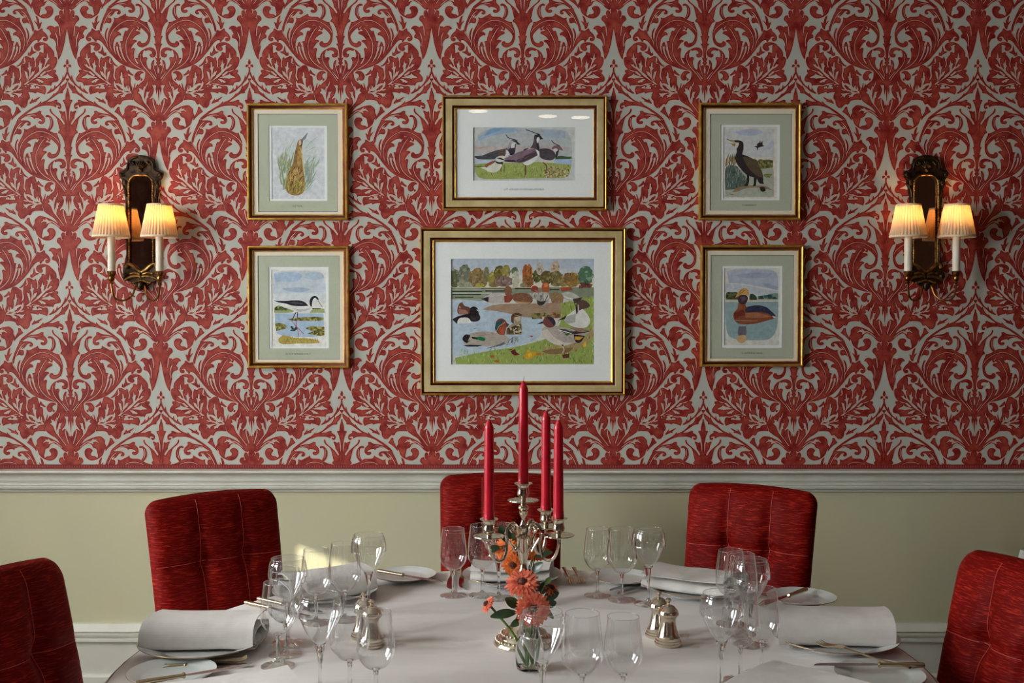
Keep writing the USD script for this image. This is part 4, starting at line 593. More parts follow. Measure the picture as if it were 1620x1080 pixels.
def big_picture(label, edge, inner, prn, art, caption=None, cap_px=None):
    x0, y0, x1, y1 = edge; c = wall((x0 + x1) / 2, (y0 + y1) / 2, -0.015); o = np.array([c[0], 0, c[2]])
    t = thing('framed_picture', label, 'picture', o, 0, 'framed bird prints')
    X0_, X1_, Z0_, Z1_ = px_rect(*edge, o); w, h = X1_ - X0_, Z1_ - Z0_; P = 1 / 421.5
    obj('frame', frame_loops(w, h, [(0, 0), (0, .020), (.7 * P, .026), (1.8 * P, .029), (2.9 * P, .027), (3.3 * P, .022), (3.3 * P, 0)]), gold, t, 30)
    obj('frame_groove', frame_loops(w, h, [(3.3 * P, 0), (3.3 * P, .022), (4.2 * P, .019), (5.4 * P, .0215), (5.4 * P, 0)]), bole, t, 30)
    obj('frame_flat', frame_loops(w, h, [(5.4 * P, 0), (5.4 * P, .0225), (6.2 * P, .0235), (11 * P, .0235), (15.4 * P, .0225), (15.9 * P, .021), (15.9 * P, 0)]), gold_flat, t, 30)
    obj('frame_scoop', frame_loops(w, h, [(15.9 * P, 0), (15.9 * P, .021), (16.6 * P, .0185), (18.2 * P, .0165), (19.4 * P, .016), (19.4 * P, 0)]), bole, t, 30)
    i0, i1, j0, j1 = px_rect(*inner, o); d = (i0 + w / 2)
    obj('frame_lip', frame_loops(w, h, [(19.4 * P, 0), (19.4 * P, .0165), (20.2 * P, .0175), (d, .0145), (d, 0)]), gold, t, 30)
    p0, p1, q0, q1 = px_rect(*prn, o)
    obj('mount', rect_ring(i0 - .004, i1 + .004, j0 - .004, j1 + .004, p0, p1, q0, q1, .0082, .0100), mat_white, t, False)
    obj('backing', bx(-w / 2 + .008, w / 2 - .008, -.0050, 0, -h / 2 + .008, h / 2 - .008), mat_cream, t, False)
    art_mesh('print', art, p1 - p0 + .004, q1 - q0 + .004, (p0 + p1) / 2, -.0058, (q0 + q1) / 2, t)
    if caption:
        cx_, cy_, ch = cap_px; cp = wall(cx_, cy_, -0.01); text_part('caption', caption, ch * P, t, cp[0] - o[0], cp[2] - o[2] - ch * P / 2, -.01002)
    obj('glass', bx(i0 - .003, i1 + .003, -.0130, -.0124, j0 - .003, j1 + .003), picture_glass, t, False)
    return t
small_picture('small gilt-framed bird print of a bittern with its bill pointing up among reeds', (391, 164, 551, 348.5), (407.5, 180, 534, 335), (425, 198.5, 517.5, 317.5), (429, 201.5, 513.5, 314.5), bittern(), 'BITTERN', (470.5, 326, 2.6))
small_picture('small gilt-framed bird print of a black-winged stilt wading on thin red legs', (392, 389, 553, 582), (407.5, 404.5, 537.5, 568.5), (425, 422, 520, 551), (429, 426.5, 516, 548.5), stilt(), 'BLACK WINGED STILT', (472, 559.5, 2.6))
small_picture('small gilt-framed bird print of a dark cormorant perched on a branch', (1106, 163, 1266, 348.5), (1123.5, 180, 1252, 332.5), (1140.5, 197, 1233.5, 316.5), (1145, 200.5, 1229.5, 313.5), cormorant(), 'CORMORANT', (1185.5, 324.5, 2.6))
small_picture('small gilt-framed bird print of a grebe with golden crest swimming', (1108.5, 387.5, 1270, 580), (1124.5, 403, 1255, 566.5), (1142, 420.5, 1237, 550), (1146.5, 424, 1234, 546), grebe(), 'SLAVONIAN GREBE', (1190, 558.5, 2.6))
big_picture('wide gilt-framed print of lapwings and a plover, above the large duck picture', (700, 151.5, 960, 333), (721, 172.5, 939, 313.5), (748.5, 201.5, 909.5, 285.5), lapwings(), 'LITTLE RINGED PLOVER AND LAPWINGS', (829, 299.5, 2.3))
big_picture('largest gilt-framed print, a flock of ducks by a lake, above the candles', (665.5, 360.5, 989, 625), (687.5, 381, 969, 604), (713.5, 409.5, 939.5, 576.5), ducks())

# ------------------------------------------------------------------ wall sconces
bronze = M('aged_bronze', (74, 54, 36), 0.42, metal=0.8, noise=60, dark=(26, 18, 12), bump=(160, 0.3, 0.001))
gilt = M('rubbed_gilt', (176, 132, 70), 0.36, metal=0.9, noise=70, dark=(84, 54, 28), bump=(140, 0.3, 0.001))
brass = M('brass', (186, 138, 78), 0.24, metal=1.0, noise=30, dark=(140, 92, 48))
old_mirror = M('old_mirror', (196, 178, 168), 0.04, metal=1.0)
candle_sleeve = M('candle_sleeve', (232, 224, 206), 0.45, noise=20, dark=(222, 210, 188))
shade_silk = usdkit.material(stage, '/World/Looks/shade_silk', {
    'd': ('diffuse_bsdf', {'color': lin((240, 222, 190))}), 't': ('translucent_bsdf', {'color': lin((250, 206, 140))}), 'm': ('mix_closure', {'fac': 0.45})},
    [('d.BSDF', 'm.closure1'), ('t.BSDF', 'm.closure2')], surface='m.closure')
shade_trim = M('shade_trim', (226, 206, 176), 0.8)
def mirrored(pts): return pts + [(-x, z) for x, z in reversed(pts) if abs(x) > 1e-9]
def sconce(label, ox_px, lit):
    U = 1 / (421.5 * 3.86); c = wall(ox_px, 355, -0.01); o = np.array([c[0], 0, c[2]])
    def Z(y): return wall(ox_px, 220 + y / 3.86, -0.03)[2] - o[2]
    t = thing('wall_sconce', label, 'wall lamp', o, 0, 'twin-shade mirrored wall sconces')
    half = [(0, 92), (30, 96), (58, 106), (78, 124), (84, 150), (88, 172), (104, 186), (124, 188), (134, 204), (128, 226), (114, 246), (118, 268), (106, 292), (104, 318), (96, 344), (94, 400), (92, 480), (93, 560), (92, 640), (92, 700), (96, 742), (106, 768), (112, 800), (116, 834), (104, 858), (74, 868), (50, 880), (30, 896), (0, 906)]
    outer = Polygon(mirrored([(x * U, Z(y)) for x, y in half]))
    hole_h = [(0, 214), (34, 218), (56, 232), (70, 256), (74, 300), (73, 420), (73, 560), (73, 700), (74, 764), (52, 778), (28, 800), (0, 812)]
    hole = Polygon(mirrored([(x * U, Z(y)) for x, y in hole_h]))
    obj('frame', mov(on_wall(extrude(outer.difference(hole), .014)), (0, -.001, 0)), bronze, t, 30)
    obj('mirror', mov(on_wall(extrude(hole.buffer(.002), .003)), (0, -.004, 0)), old_mirror, t, False)
    # raised scrollwork: rope along the opening, outer bead, side leaves, crest shell
    def strand(pts, r, y): return tube(curve([(x * U, y, Z(z)) for x, z in pts], 6), r, 8)
    ring = [(s * x, z) for s in (1,) for x, z in hole_h[:-3]]
    rope = []
    for s in (1, -1): rope.append(strand([(s * x, z) for x, z in hole_h[:9]], .0034, -.016))
    for s in (1, -1):
        for y in range(250, 760, 15): rope.append(ball((s * 73 * U, -.0175, Z(y)), .0040, sub=1))
    obj('inner_rope', cat(*rope), gilt, t)
    lv = []
    for s in (1, -1):
        lv += [strand([(s * 66, 130), (s * 76, 152), (s * 80, 180), (s * 100, 196), (s * 118, 206), (s * 112, 222), (s * 100, 216)], .0042, -.016), strand([(s * 108, 240), (s * 96, 260), (s * 104, 284), (s * 92, 310), (s * 88, 350)], .0040, -.016),
               strand([(s * 20, 106), (s * 48, 114), (s * 64, 132), (s * 54, 150), (s * 40, 144), (s * 44, 132)], .0038, -.016), strand([(s * 84, 360), (s * 86, 480), (s * 85, 600), (s * 85, 740)], .0036, -.015)]
        lv += [ball((s * 118 * U, -.016, Z(214)), .0085, (1, .8, 1.1)), ball((s * 94 * U, -.016, Z(262)), .0075, (1, .8, 1.4)), ball((s * 44 * U, -.017, Z(140)), .0070), ball((s * 100 * U, -.016, Z(836)), .0105, (1, .9, 1.2))]
    obj('scrollwork', cat(*lv), bronze, t)
    sh = []
    for k in range(-3, 4):
        a = k * 0.33; p0 = np.array([0, -.0165, Z(180)]); p1 = p0 + np.array([math.sin(a) * .026, -.003, math.cos(a) * .030]); sh.append(tube(np.array([p0, (p0 + p1) / 2 + [0, -.004, 0], p1]), [.002, .0040, .0022], 8))
    obj('crest_shell', cat(*sh, ball((0, -.018, Z(186)), .008)), bronze, t)
    sw = []
    for s in (1, -1):
        sw += [strand([(s * 2, 812), (s * 30, 796), (s * 56, 772), (s * 80, 762), (s * 92, 786)], .0070, -.018), strand([(s * 4, 840), (s * 40, 836), (s * 78, 846), (s * 100, 860)], .0062, -.018), strand([(s * 8, 824), (s * 36, 816), (s * 70, 820)], .0050, -.017)]
    for k in range(-5, 6): sw.append(ball((k * 11 * U, -.020, Z(862 + 3 * abs(k))), .0055, sub=1))
    obj('apron', cat(*sw), gilt, t)
    obj('boss', cat(rot(mov(lathe([(0, -.016), (.010, -.014), (.014, -.004), (.012, .008), (.006, .014), (0, .016)], 20), (0, -.024, Z(892))), 0, [1, 0, 0]), ball((0, -.024, Z(915)), .0065)), bronze, t)
    DX, DY = 0.0885, -0.078
    for s in (-1, 1):
        zb = Z(882)
        pts = [(s * .012, -.022, Z(890)), (s * .018, -.030, Z(905)), (s * .026, -.040, Z(952)), (s * .044, -.056, Z(982)), (s * .066, -.068, Z(984)), (s * .082, -.076, Z(960)), (s * DX, DY, Z(900)), (s * DX, DY, Z(866))]
        obj('arm', tube(curve(pts, 8), .0036, 10), brass, t)
        q = (s * DX, DY, 0)
        cup = [(0, Z(885)), (.006, Z(885)), (.008, Z(878)), (.006, Z(872)), (.0105, Z(862)), (.0115, Z(850)), (.0100, Z(842)), (.0135, Z(830)), (.0155, Z(818)), (.0165, Z(812)), (.0135, Z(808)), (0, Z(810))]
        obj('candle_cup', mov(lathe(cup, 24), q), brass, t)
        obj('candle_tube', mov(lathe([(0, Z(815)), (.0138, Z(815)), (.0138, Z(520)), (.0125, Z(512)), (0, Z(512))], 24), q), candle_sleeve, t)
        z0, z1 = Z(601), Z(412); n = 34 * 8
        prof = [(.0655 + (.0425 - .0655) * k / 12, z0 + (z1 - z0) * k / 12) for k in range(13)]
        pl = lathe(prof, n, lambda a, r, z: .0022 * math.cos(34 * a))
        shd = obj('shade', mov(pl, q), shade_silk, t, True)
        trims = [(z0, .0668), (z1, .0437)]
        for zt, r in trims: obj('shade_trim', mov(lathe([(r - .0016, zt - .0035), (r + .0006, zt - .0035), (r + .0006, zt + .0035), (r - .0016, zt + .0035), (r - .0016, zt - .0035)], 48), q), shade_trim, shd)
        obj('shade_carrier', cat(*[tube(np.array([(s * DX, DY, Z(512)), (s * DX + .045 * math.cos(a), DY + .045 * math.sin(a), z1 - .004)]), .0008, 5) for a in (0.4, 0.4 + 2 * PI / 3, 0.4 + 4 * PI / 3)]), brass, t)
        l = UsdLux.SphereLight.Define(stage, str(t.GetPath()) + ('/bulb_light' if s < 0 else '/bulb_light_001'))
        l.CreateRadiusAttr(.011); l.CreateIntensityAttr(lit); l.CreateColorAttr(Gf.Vec3f(1.0, 0.60, 0.26))
        l.AddTranslateOp().Set(Gf.Vec3d(s * DX, DY, (z0 * .55 + z1 * .45)))
    return t
sconce('gilt and bronze twin-arm wall sconce with lit pleated shades, left of the pictures', 224, 300.0)
sconce('gilt and bronze twin-arm wall sconce with lit pleated shades, right of the pictures', 1464, 280.0)

# ------------------------------------------------------------------ chairs
def velvet_material(name, deep, pile):
    return usdkit.material(stage, '/World/Looks/' + name, {
        'tc': ('texture_coordinate', {}), 'mp': ('mapping', {'scale': (34, 34, 430)}), 'n': ('noise_texture', {'scale': 1.0, 'detail': 4.0, 'roughness': 0.65}),
        'mq': ('mapping', {'scale': (400, 400, 400)}), 'n2': ('noise_texture', {'scale': 1.0, 'detail': 1.0}), 'mr': ('mapping', {'scale': (7, 7, 5)}), 'n3': ('noise_texture', {'scale': 1.0, 'detail': 2.0}),
        'r': ('rgb_ramp', {'ramp': [(0.0, lin(deep)), (0.50, lin(deep)), (0.72, lin(pile)), (1, lin(pile))]}), 'r3': ('rgb_ramp', {'ramp': [(0.3, (0.75,) * 3), (0.7, (1.15,) * 3)]}),
        'x': ('mix_color', {'blend_type': 'multiply', 'fac': 1.0, 'use_clamp': False}), 'b': ('bump', {'strength': 0.3, 'distance': 0.0015}),
        'p': ('principled_bsdf', {'roughness': 0.62, 'sheen_weight': 0.2, 'sheen_roughness': 0.3, 'sheen_tint': lin((255, 104, 70)), 'specular_ior_level': 0.08})},
        [('tc.object', 'mp.vector'), ('mp.vector', 'n.vector'), ('n.fac', 'r.fac'), ('tc.object', 'mr.vector'), ('mr.vector', 'n3.vector'), ('n3.fac', 'r3.fac'), ('r.color', 'x.a'), ('r3.color', 'x.b'), ('x.result', 'p.base_color'), ('n.fac', 'b.height'), ('b.normal', 'p.normal')], surface='p.BSDF')
velvet = velvet_material('red_velvet', (102, 4, 2), (176, 44, 28))
seam_thread = M('seam_thread', (176, 62, 52), 0.6, sheen=0.5)
dark_wood = M('dark_wood', (62, 36, 24), 0.35, noise=30, dark=(40, 22, 14), stretch=(6, 6, 0.6))
BW, BH, BT, BZ = 0.388, 0.50, 0.070, 0.455         # backrest width, height, thickness, foot
SEAMS_X, SEAM_Z = (-0.30, 0.36), 0.30              # in half widths / half heights
def slab_point(s, t, front):
    """A point of the upholstered back: s, t in -1..1, on its front (-y) or rear face."""
    w, h, r = BW / 2, BH / 2, 0.035; m = max(abs(s), abs(t), 1e-6); e = np.array([s / m * w, t / m * h])
    q = np.clip(e, [-(w - r), -(h - r)], [w - r, h - r]); d = e - q; L = np.linalg.norm(d); p = q + (d / L * r if L > r else d)
    p = p * m; x, z = p
    edge = min(1.0, (1 - m) / 0.22); y = BT / 2 * math.sqrt(max(0, 1 - (1 - edge) ** 2))
    x *= 1 + 0.03 * (z / h); z += 0.012 * (1 - (x / w) ** 2) * (z > 0) * (z / h)          # a little wider and crowned towards the top
    if front:
        y += 0.014 * (1 - s * s) * (1 - t * t * 0.6)
        cut = 0.0
        for k in SEAMS_X: cut = max(cut, 0.016 * math.exp(-((s - k) / 0.10) ** 2) * (0.35 + 0.65 * math.exp(-((t - SEAM_Z) / 0.42) ** 2)))
        cut = max(cut, 0.009 * math.exp(-((t - SEAM_Z) / 0.07) ** 2))
        pit = sum(0.020 * math.exp(-((s - k) / 0.13) ** 2 - ((t - SEAM_Z) / 0.10) ** 2) for k in SEAMS_X)
        for k in SEAMS_X: pit += 0.018 * math.exp(-((s - k) / 0.13) ** 2 - ((t + 0.62) / 0.10) ** 2)
        y -= min(y * 0.9, (cut + pit) * edge); y = -y
    else: y = y * 0.7
    lean = 0.17 * (z + h) + 0.05 * ((z + h) / BH) ** 2 * BH
    return (x, y + lean, z + h + BZ)
def backrest_mesh(n=64, m=76):
    ss, tt = np.sin(np.linspace(-PI / 2, PI / 2, n)), np.sin(np.linspace(-PI / 2, PI / 2, m)); ss = ss * .5 + np.linspace(-1, 1, n) * .5; tt = tt * .5 + np.linspace(-1, 1, m) * .5
    V, F = [], []
    for front in (True, False):
        b = len(V); V += [slab_point(s, t, front) for t in tt for s in ss]
        for i in range(m - 1):
            for j in range(n - 1):
                a = b + i * n + j; q = [(a, a + 1, a + n + 1), (a, a + n + 1, a + n)]
                F += q if front else [x[::-1] for x in q]
    mm = TM(V, F); mm.merge_vertices(); return mm
def rounded_box(w, d, h, r, top=0.0):
    import manifold3d as m3
    sp = [m3.Manifold.sphere(r, 20).translate([sx * (w / 2 - r), sy * (d / 2 - r), sz * (h / 2 - r)]) for sx in (-1, 1) for sy in (-1, 1) for sz in (-1, 1)]
    g = m3.Manifold.batch_hull(sp).to_mesh(); return TM(g.vert_properties[:, :3], g.tri_verts)
def make_chair(label, loc, rz):
    t = thing('dining_chair', label, 'chair', loc, rz, 'red velvet dining chairs')
    b = obj('backrest', backrest_mesh(), velvet, t, 50)
    for k in SEAMS_X:
        pts = [np.array(slab_point(k, tt, True)) + [0, -.0006, 0] for tt in np.linspace(-.92, .955, 36)]
        obj('seam', tube(pts, .00085, 6), seam_thread, b)
    obj('seam', tube([np.array(slab_point(s, SEAM_Z, True)) + [0, -.0006, 0] for s in np.linspace(-.955, .955, 36)], .00085, 6), seam_thread, b)
    obj('seat', mov(rounded_box(.46, .46, .11, .03), (0, -.20, .43)), velvet, t, 40)
    obj('seat_rail', bx(-.215, .215, -.41, .03, .34, .385), dark_wood, t, False)
    for sx in (-1, 1):
        obj('leg', tube(np.array([(sx * .195, -.39, .36), (sx * .195, -.39, 0.0)]), [.022, .015], 12), dark_wood, t)
        obj('leg', tube(np.array([(sx * .185, .03, .48), (sx * .185, .04, .30), (sx * .185, .10, 0.0)]), [.022, .021, .016], 12), dark_wood, t)
    return t
_lean = 0.11
def chair_at(label, x, y, rz, first=[]):
    a = math.radians(rz); ox, oy = -math.sin(a) * _lean, math.cos(a) * _lean        # from the top of the back to the chair's origin, which lies in front of it
    p = (x - ox, y - oy, 0)
    if not first: first.append(make_chair(label, p, rz)); return
    dup(first[0], label, p, rz)
chair_at('red velvet dining chair at the back of the table, behind the candelabra', -0.037, -0.51, 0)
chair_at('red velvet dining chair standing behind the left end of the table, below the left sconce', -0.880, -0.895, 38)
chair_at('red velvet dining chair at the back of the table, right of the centre chair', 0.735, -0.76, -30)
chair_at('red velvet dining chair cut off by the left edge of the photo', -1.068, -1.875, 71)
chair_at('red velvet dining chair cut off by the right edge of the photo', 1.088, -1.80, -74)

# ------------------------------------------------------------------ table and cloth
TX, TY, TR, TZ = 0.02, -1.77, 0.855, 0.75
tb = thing('dining_table', 'round dining table hidden under the white tablecloth', 'table', (TX, TY, 0))
obj('table_top', lathe([(0, .705), (TR - .03, .705), (TR - .01, .715), (TR - .006, .735), (TR - .012, .7465), (0, .7465)], 64), dark_wood, tb)
obj('pedestal', lathe([(0, .05), (.10, .05), (.12, .10), (.07, .16), (.055, .35), (.075, .5), (.06, .62), (.16, .70), (.16, .705), (0, .705)], 32), dark_wood, tb)
for k in range(4):
    a = PI / 4 + k * PI / 2; obj('leg', tube(curve([(.05 * math.cos(a), .05 * math.sin(a), .14), (.22 * math.cos(a), .22 * math.sin(a), .13), (.42 * math.cos(a), .42 * math.sin(a), .025)], 6), [.035] * 12 + [.025], 10), dark_wood, tb)
linen = usdkit.material(stage, '/World/Looks/table_linen', {
    'tc': ('texture_coordinate', {}), 'n': ('noise_texture', {'scale': 2.2, 'detail': 3.0}), 'mp': ('mapping', {'scale': (3, 16, 3)}), 'n2': ('noise_texture', {'scale': 1.4, 'detail': 3.0}), 'b': ('bump', {'strength': 0.5, 'distance': 0.006}),
    'r': ('rgb_ramp', {'ramp': [(0.3, lin((214, 206, 200))), (0.7, lin((222, 216, 212)))]}), 'p': ('principled_bsdf', {'roughness': 0.8, 'sheen_weight': 0.15, 'specular_ior_level': 0.25})},
    [('tc.object', 'n.vector'), ('n.fac', 'r.fac'), ('r.color', 'p.base_color'), ('tc.object', 'mp.vector'), ('mp.vector', 'n2.vector'), ('n2.fac', 'b.height'), ('b.normal', 'p.normal')], surface='p.BSDF')
def cloth_mesh():
    nr, na = 60, 240; V = []
    rr = list(np.linspace(0.001, TR - .03, 40)) ; drop = []
    for i, r in enumerate(rr):
        for k in range(na):
            a = 2 * PI * k / na; x, y = r * math.cos(a), r * math.sin(a)
            z = TZ + 0.0009 * math.exp(-((x + .14) / .004) ** 2) + 0.0009 * math.exp(-((y - .05) / .004) ** 2)
            V.append((x, y, z))
    for j in range(1, 7):
        u = j / 6 * PI / 2
        for k in range(na):
            a = 2 * PI * k / na; r = TR - .03 + .033 * math.sin(u); V.append((r * math.cos(a), r * math.sin(a), TZ - .030 * (1 - math.cos(u))))
    for j in range(1, 16):
        q = j / 15
        for k in range(na):
            a = 2 * PI * k / na; fold = math.sin(15 * a + .6 * math.sin(3 * a)) * .028 * q ** 1.3 + math.sin(8 * a + 1) * .016 * q
            r = TR + .003 + .022 * q + max(fold, -.020 * q) + .01 * q; V.append((r * math.cos(a), r * math.sin(a), TZ - .030 - .215 * q))
    n = len(V) // na
    return TM(V, grid_faces(n, na, True))
cl = obj('tablecloth', mov(cloth_mesh(), (TX, TY, 0)), linen, None, True)
tag(cl, 'white linen tablecloth draped over the round table', 'tablecloth')

# ------------------------------------------------------------------ tableware
china = M('white_china', (222, 224, 222), 0.16, spec=0.6, coat=0.4)
china_band = M('china_band', (150, 112, 66), 0.3, metal=0.5)
china_ware = M('moulded_china', (214, 218, 214), 0.18, spec=0.6, coat=0.3)
napkin_linen = M('napkin_linen', (224, 219, 213), 0.85, noise=30, dark=(216, 210, 204), bump=(700, 0.15, 0.0006), sheen=0.0)
silver = M('silver', (226, 214, 194), 0.15, metal=1.0, bump=(45, 0.05, 0.001))
silver_gilt = M('cutlery_silver', (206, 188, 156), 0.2, metal=1.0)
blade_steel = M('blade_steel', (190, 190, 192), 0.14, metal=1.0)
bowl_glass = pane_material('wine_glass_bowl', (0.97, 0.975, 0.975), 0.10, 0.0, 2.3, 0.85)
clear_glass = usdkit.material(stage, '/World/Looks/clear_glass', {'p': ('principled_bsdf', {'base_color': (0.97, 0.98, 0.98), 'roughness': 0.0, 'ior': 1.48, 'transmission_weight': 1.0})}, [], surface='p.BSDF')
TOP = TZ + 0.0005

def glass_kind(h, rim, wide, wz, foot, bottom, stem, cone=None):
    """(bowl profile, stem profile, foot profile): metres, z from the table."""
    if cone is None:
        up = [(.004, bottom), (.012, bottom + .0015), (.020, bottom + .006), (.0275, bottom + .014), (wide * .93, bottom + .025), (wide, wz), (wide * .985, wz + .018), ((wide + rim) / 2, (wz + h) / 2 + .008), (rim + .0006, h - .006), (rim, h)]
    else:
        up = [(.0045, bottom), (.012, bottom + .005), (.022, bottom + .018), (.033, bottom + .038), (wide * .96, bottom + .058), (wide, wz), (wide * .985, wz + .014), ((wide + rim) / 2, (wz + h) / 2 + .012), (rim + .0006, h - .005), (rim, h)]
    c = curve([(r, z, 0) for r, z in up], 5)[:, :2]
    bowl = [tuple(p) for p in c]
    top = bottom + (.002 if cone is None else .004)
    st = [(0, .008), (.0055, .009), (.0042, .014), (stem, .024), (stem, .6 * bottom), (stem * 1.05, bottom * .8), (.0052, bottom - .003), (.0075 if cone is None else .009, bottom + .001 if cone is None else bottom + .003), (.004, top + .001), (0, top + .001)]
    if cone: st = [(0, .008), (.0055, .009), (.0042, .014), (stem, .024), (stem, bottom - cone), (.0058, bottom - cone * .5), (.0085, bottom - cone * .15), (.0118, bottom + .0045), (.008, bottom + .0025), (0, bottom + .0015)]
    ft = [(0, 0), (foot * .6, .0002), (foot - .001, 0), (foot, .0010), (foot - .0006, .0020), (foot * .72, .0038), (foot * .4, .0062), (.010, .0085), (.0055, .0110), (0, .0112)]
    return bowl, st, ft
KINDS = {'tulip': glass_kind(.191, .0365, .0435, .150, .037, .094, .0034, .040), 'large': glass_kind(.185, .0315, .0385, .108, .036, .070, .0038), 'small': glass_kind(.176, .0290, .0360, .104, .0355, .067, .0038)}
HEIGHT = {'tulip': .191, 'large': .185, 'small': .176}
first_glass = {}
def wine_glass(kind, px, py, label):
    p = at(px, py, TZ + HEIGHT[kind]) if py > 10 else wall(px, 900, EYE[1] + py); loc = (p[0], p[1], TOP)
    if kind in first_glass: return dup(first_glass[kind], label, loc, 0)
    b, s, f = KINDS[kind]; t = thing('wine_glass', label, 'glass', loc, 0, {'tulip': 'tulip wine glasses', 'large': 'larger round wine glasses', 'small': 'smaller round wine glasses'}[kind])
    bo = obj('bowl', lathe(b, 48), bowl_glass, t, True)
    r, z = b[-1]; obj('rim', lathe([(r + .0005 * math.cos(a), z + .0005 * math.sin(a)) for a in np.linspace(0, 2 * PI, 7)], 48), clear_glass, bo, True)
    obj('stem', lathe(s, 24), clear_glass, t, 40); obj('foot', lathe(f, 40), bowl_glass, t, 40)
    first_glass[kind] = t; return t
G = [('tulip', 455, 2.38, 'tulip-shaped wine glass, farthest of the three beside the left napkin'), ('large', 451, 2.30, 'round wine glass, middle one of the three beside the left napkin'), ('small', 439, 2.225, 'round wine glass, nearest of the three beside the left napkin'),
     ('tulip', 583, 845.5, 'tulip-shaped wine glass, rightmost and tallest of the three before the chair below the left sconce'), ('large', 545, 859.5, 'round wine glass in the middle of the three before the chair below the left sconce'), ('small', 500, 869, 'round wine glass, leftmost of the three before the chair below the left sconce'),
     ('tulip', 506, 941, 'tulip-shaped wine glass, left of the three in front of the left pepper mills'), ('large', 553, 950.5, 'round wine glass, middle of the three in front of the left pepper mills'), ('small', 594.5, 967.5, 'round wine glass, rightmost of the three in front of the left pepper mills'),
     ('small', 717, 836, 'round wine glass, leftmost of the trio beside the candelabra'), ('large', 763, 830.5, 'round wine glass just left of the candelabra, middle of its trio'), ('tulip', 789, 830, 'tulip wine glass mostly hidden behind the candelabra'),
     ('small', 945.5, 836, 'round wine glass, leftmost of the row of three right of the candelabra'), ('large', 984, 836, 'round wine glass, middle of the row of three right of the candelabra'), ('tulip', 1026, 837, 'tulip-shaped wine glass, rightmost of the row of three right of the candelabra'),
     ('tulip', 858, 967, 'tulip-shaped wine glass in front of the flower vase'), ('large', 921.5, 970, 'round wine glass in the front row, middle of the three at the front edge'), ('small', 986, 975, 'round wine glass in the front row, rightmost of the three at the front edge'),
     ('small', 1156, 2.53, 'round wine glass, farthest of the six in the right-hand cluster'), ('large', 1172, 2.452, 'round wine glass, middle of the far three in the right-hand cluster'), ('tulip', 1187, 2.37, 'tulip-shaped wine glass, nearest of the far three in the right-hand cluster'),
     ('tulip', 1142, 938, 'tulip-shaped wine glass nearest the silver mills on the right'), ('large', 1172, 932, 'round wine glass, middle of the near three in the right-hand cluster'), ('small', 1206, 931, 'round wine glass beside the right-hand napkin')]
for g in G: wine_glass(*g)

# plates
def place(px, py, z): return at(px, py, z)
def dinner_plate(label, x, y, first=[]):
    if first: return dup(first[0], label, (x, y, TOP), 0)
    t = thing('dinner_plate', label, 'plate', (x, y, TOP), 0, 'white dinner plates under napkins')
    obj('plate', lathe([(0, .003), (.070, .003), (.072, 0), (.078, 0), (.080, .003), (.092, .006), (.112, .013), (.1335, .0205), (.1368, .0225), (.1365, .0240), (.133, .0232), (.110, .0165), (.094, .0105), (.086, .0075), (0, .0065)], 64), china, t, 40)
    obj('rim_band', lathe([(.1345, .0234), (.1366, .0238), (.1371, .0228), (.1366, .0220)], 64), china_band, t)
    first.append(t); return t
DP = {'back': (-0.0, -1.085), 'back_left': (-.485, -1.250), 'back_right': (.480, -1.205), 'left': (-.678, -1.690), 'right': (.718, -1.660), 'front_left': (-.487, -2.125), 'front_right': (.512, -2.105)}
NAMES = {'back': 'white dinner plate at the far side, behind the candelabra', 'back_left': 'white dinner plate before the chair below the left sconce', 'back_right': 'white dinner plate behind the silver mills, before the right-hand back chair', 'left': 'white dinner plate at the left end of the table', 'right': 'white dinner plate at the right end of the table', 'front_left': 'white dinner plate under the napkin at the bottom left edge', 'front_right': 'white dinner plate under the napkin at the bottom right edge'}
for k, (x, y) in DP.items(): dinner_plate(NAMES[k], x, y)
def side_plate(label, x, y, first=[]):
    if first: return dup(first[0], label, (x, y, TOP), 0)
    t = thing('side_plate', label, 'plate', (x, y, TOP), 0, 'side plates with moulded rims')
    obj('plate', lathe([(0, .002), (.045, .002), (.047, 0), (.051, 0), (.053, .003), (.062, .007), (.080, .0125), (.0875, .0150), (.0872, .0164), (.078, .0145), (.062, .0098), (.055, .0065), (0, .0052)], 56), china_ware, t, 40)
    obj('rim_band', lathe([(.0862, .0161), (.0878, .0160), (.0880, .0150), (.0868, .0146)], 56), china_band, t)
    first.append(t); return t
SP = {}
for k, px, py, lab in (('a', 640, 909, 'side plate behind the tulip glass, left of the back chair'), ('b', 985, 913, 'side plate behind the row of three glasses right of the candelabra'), ('c', 1268, 944, 'side plate behind the right-hand napkin, below the right back chair'), ('d', 272, 1063, 'side plate with knives at the left front edge of the table'), ('e', 1392, 1066, 'side plate under a knife at the right front edge of the table')):
    p = place(px, py, TOP + .012); SP[k] = p; side_plate(lab, p[0], p[1])

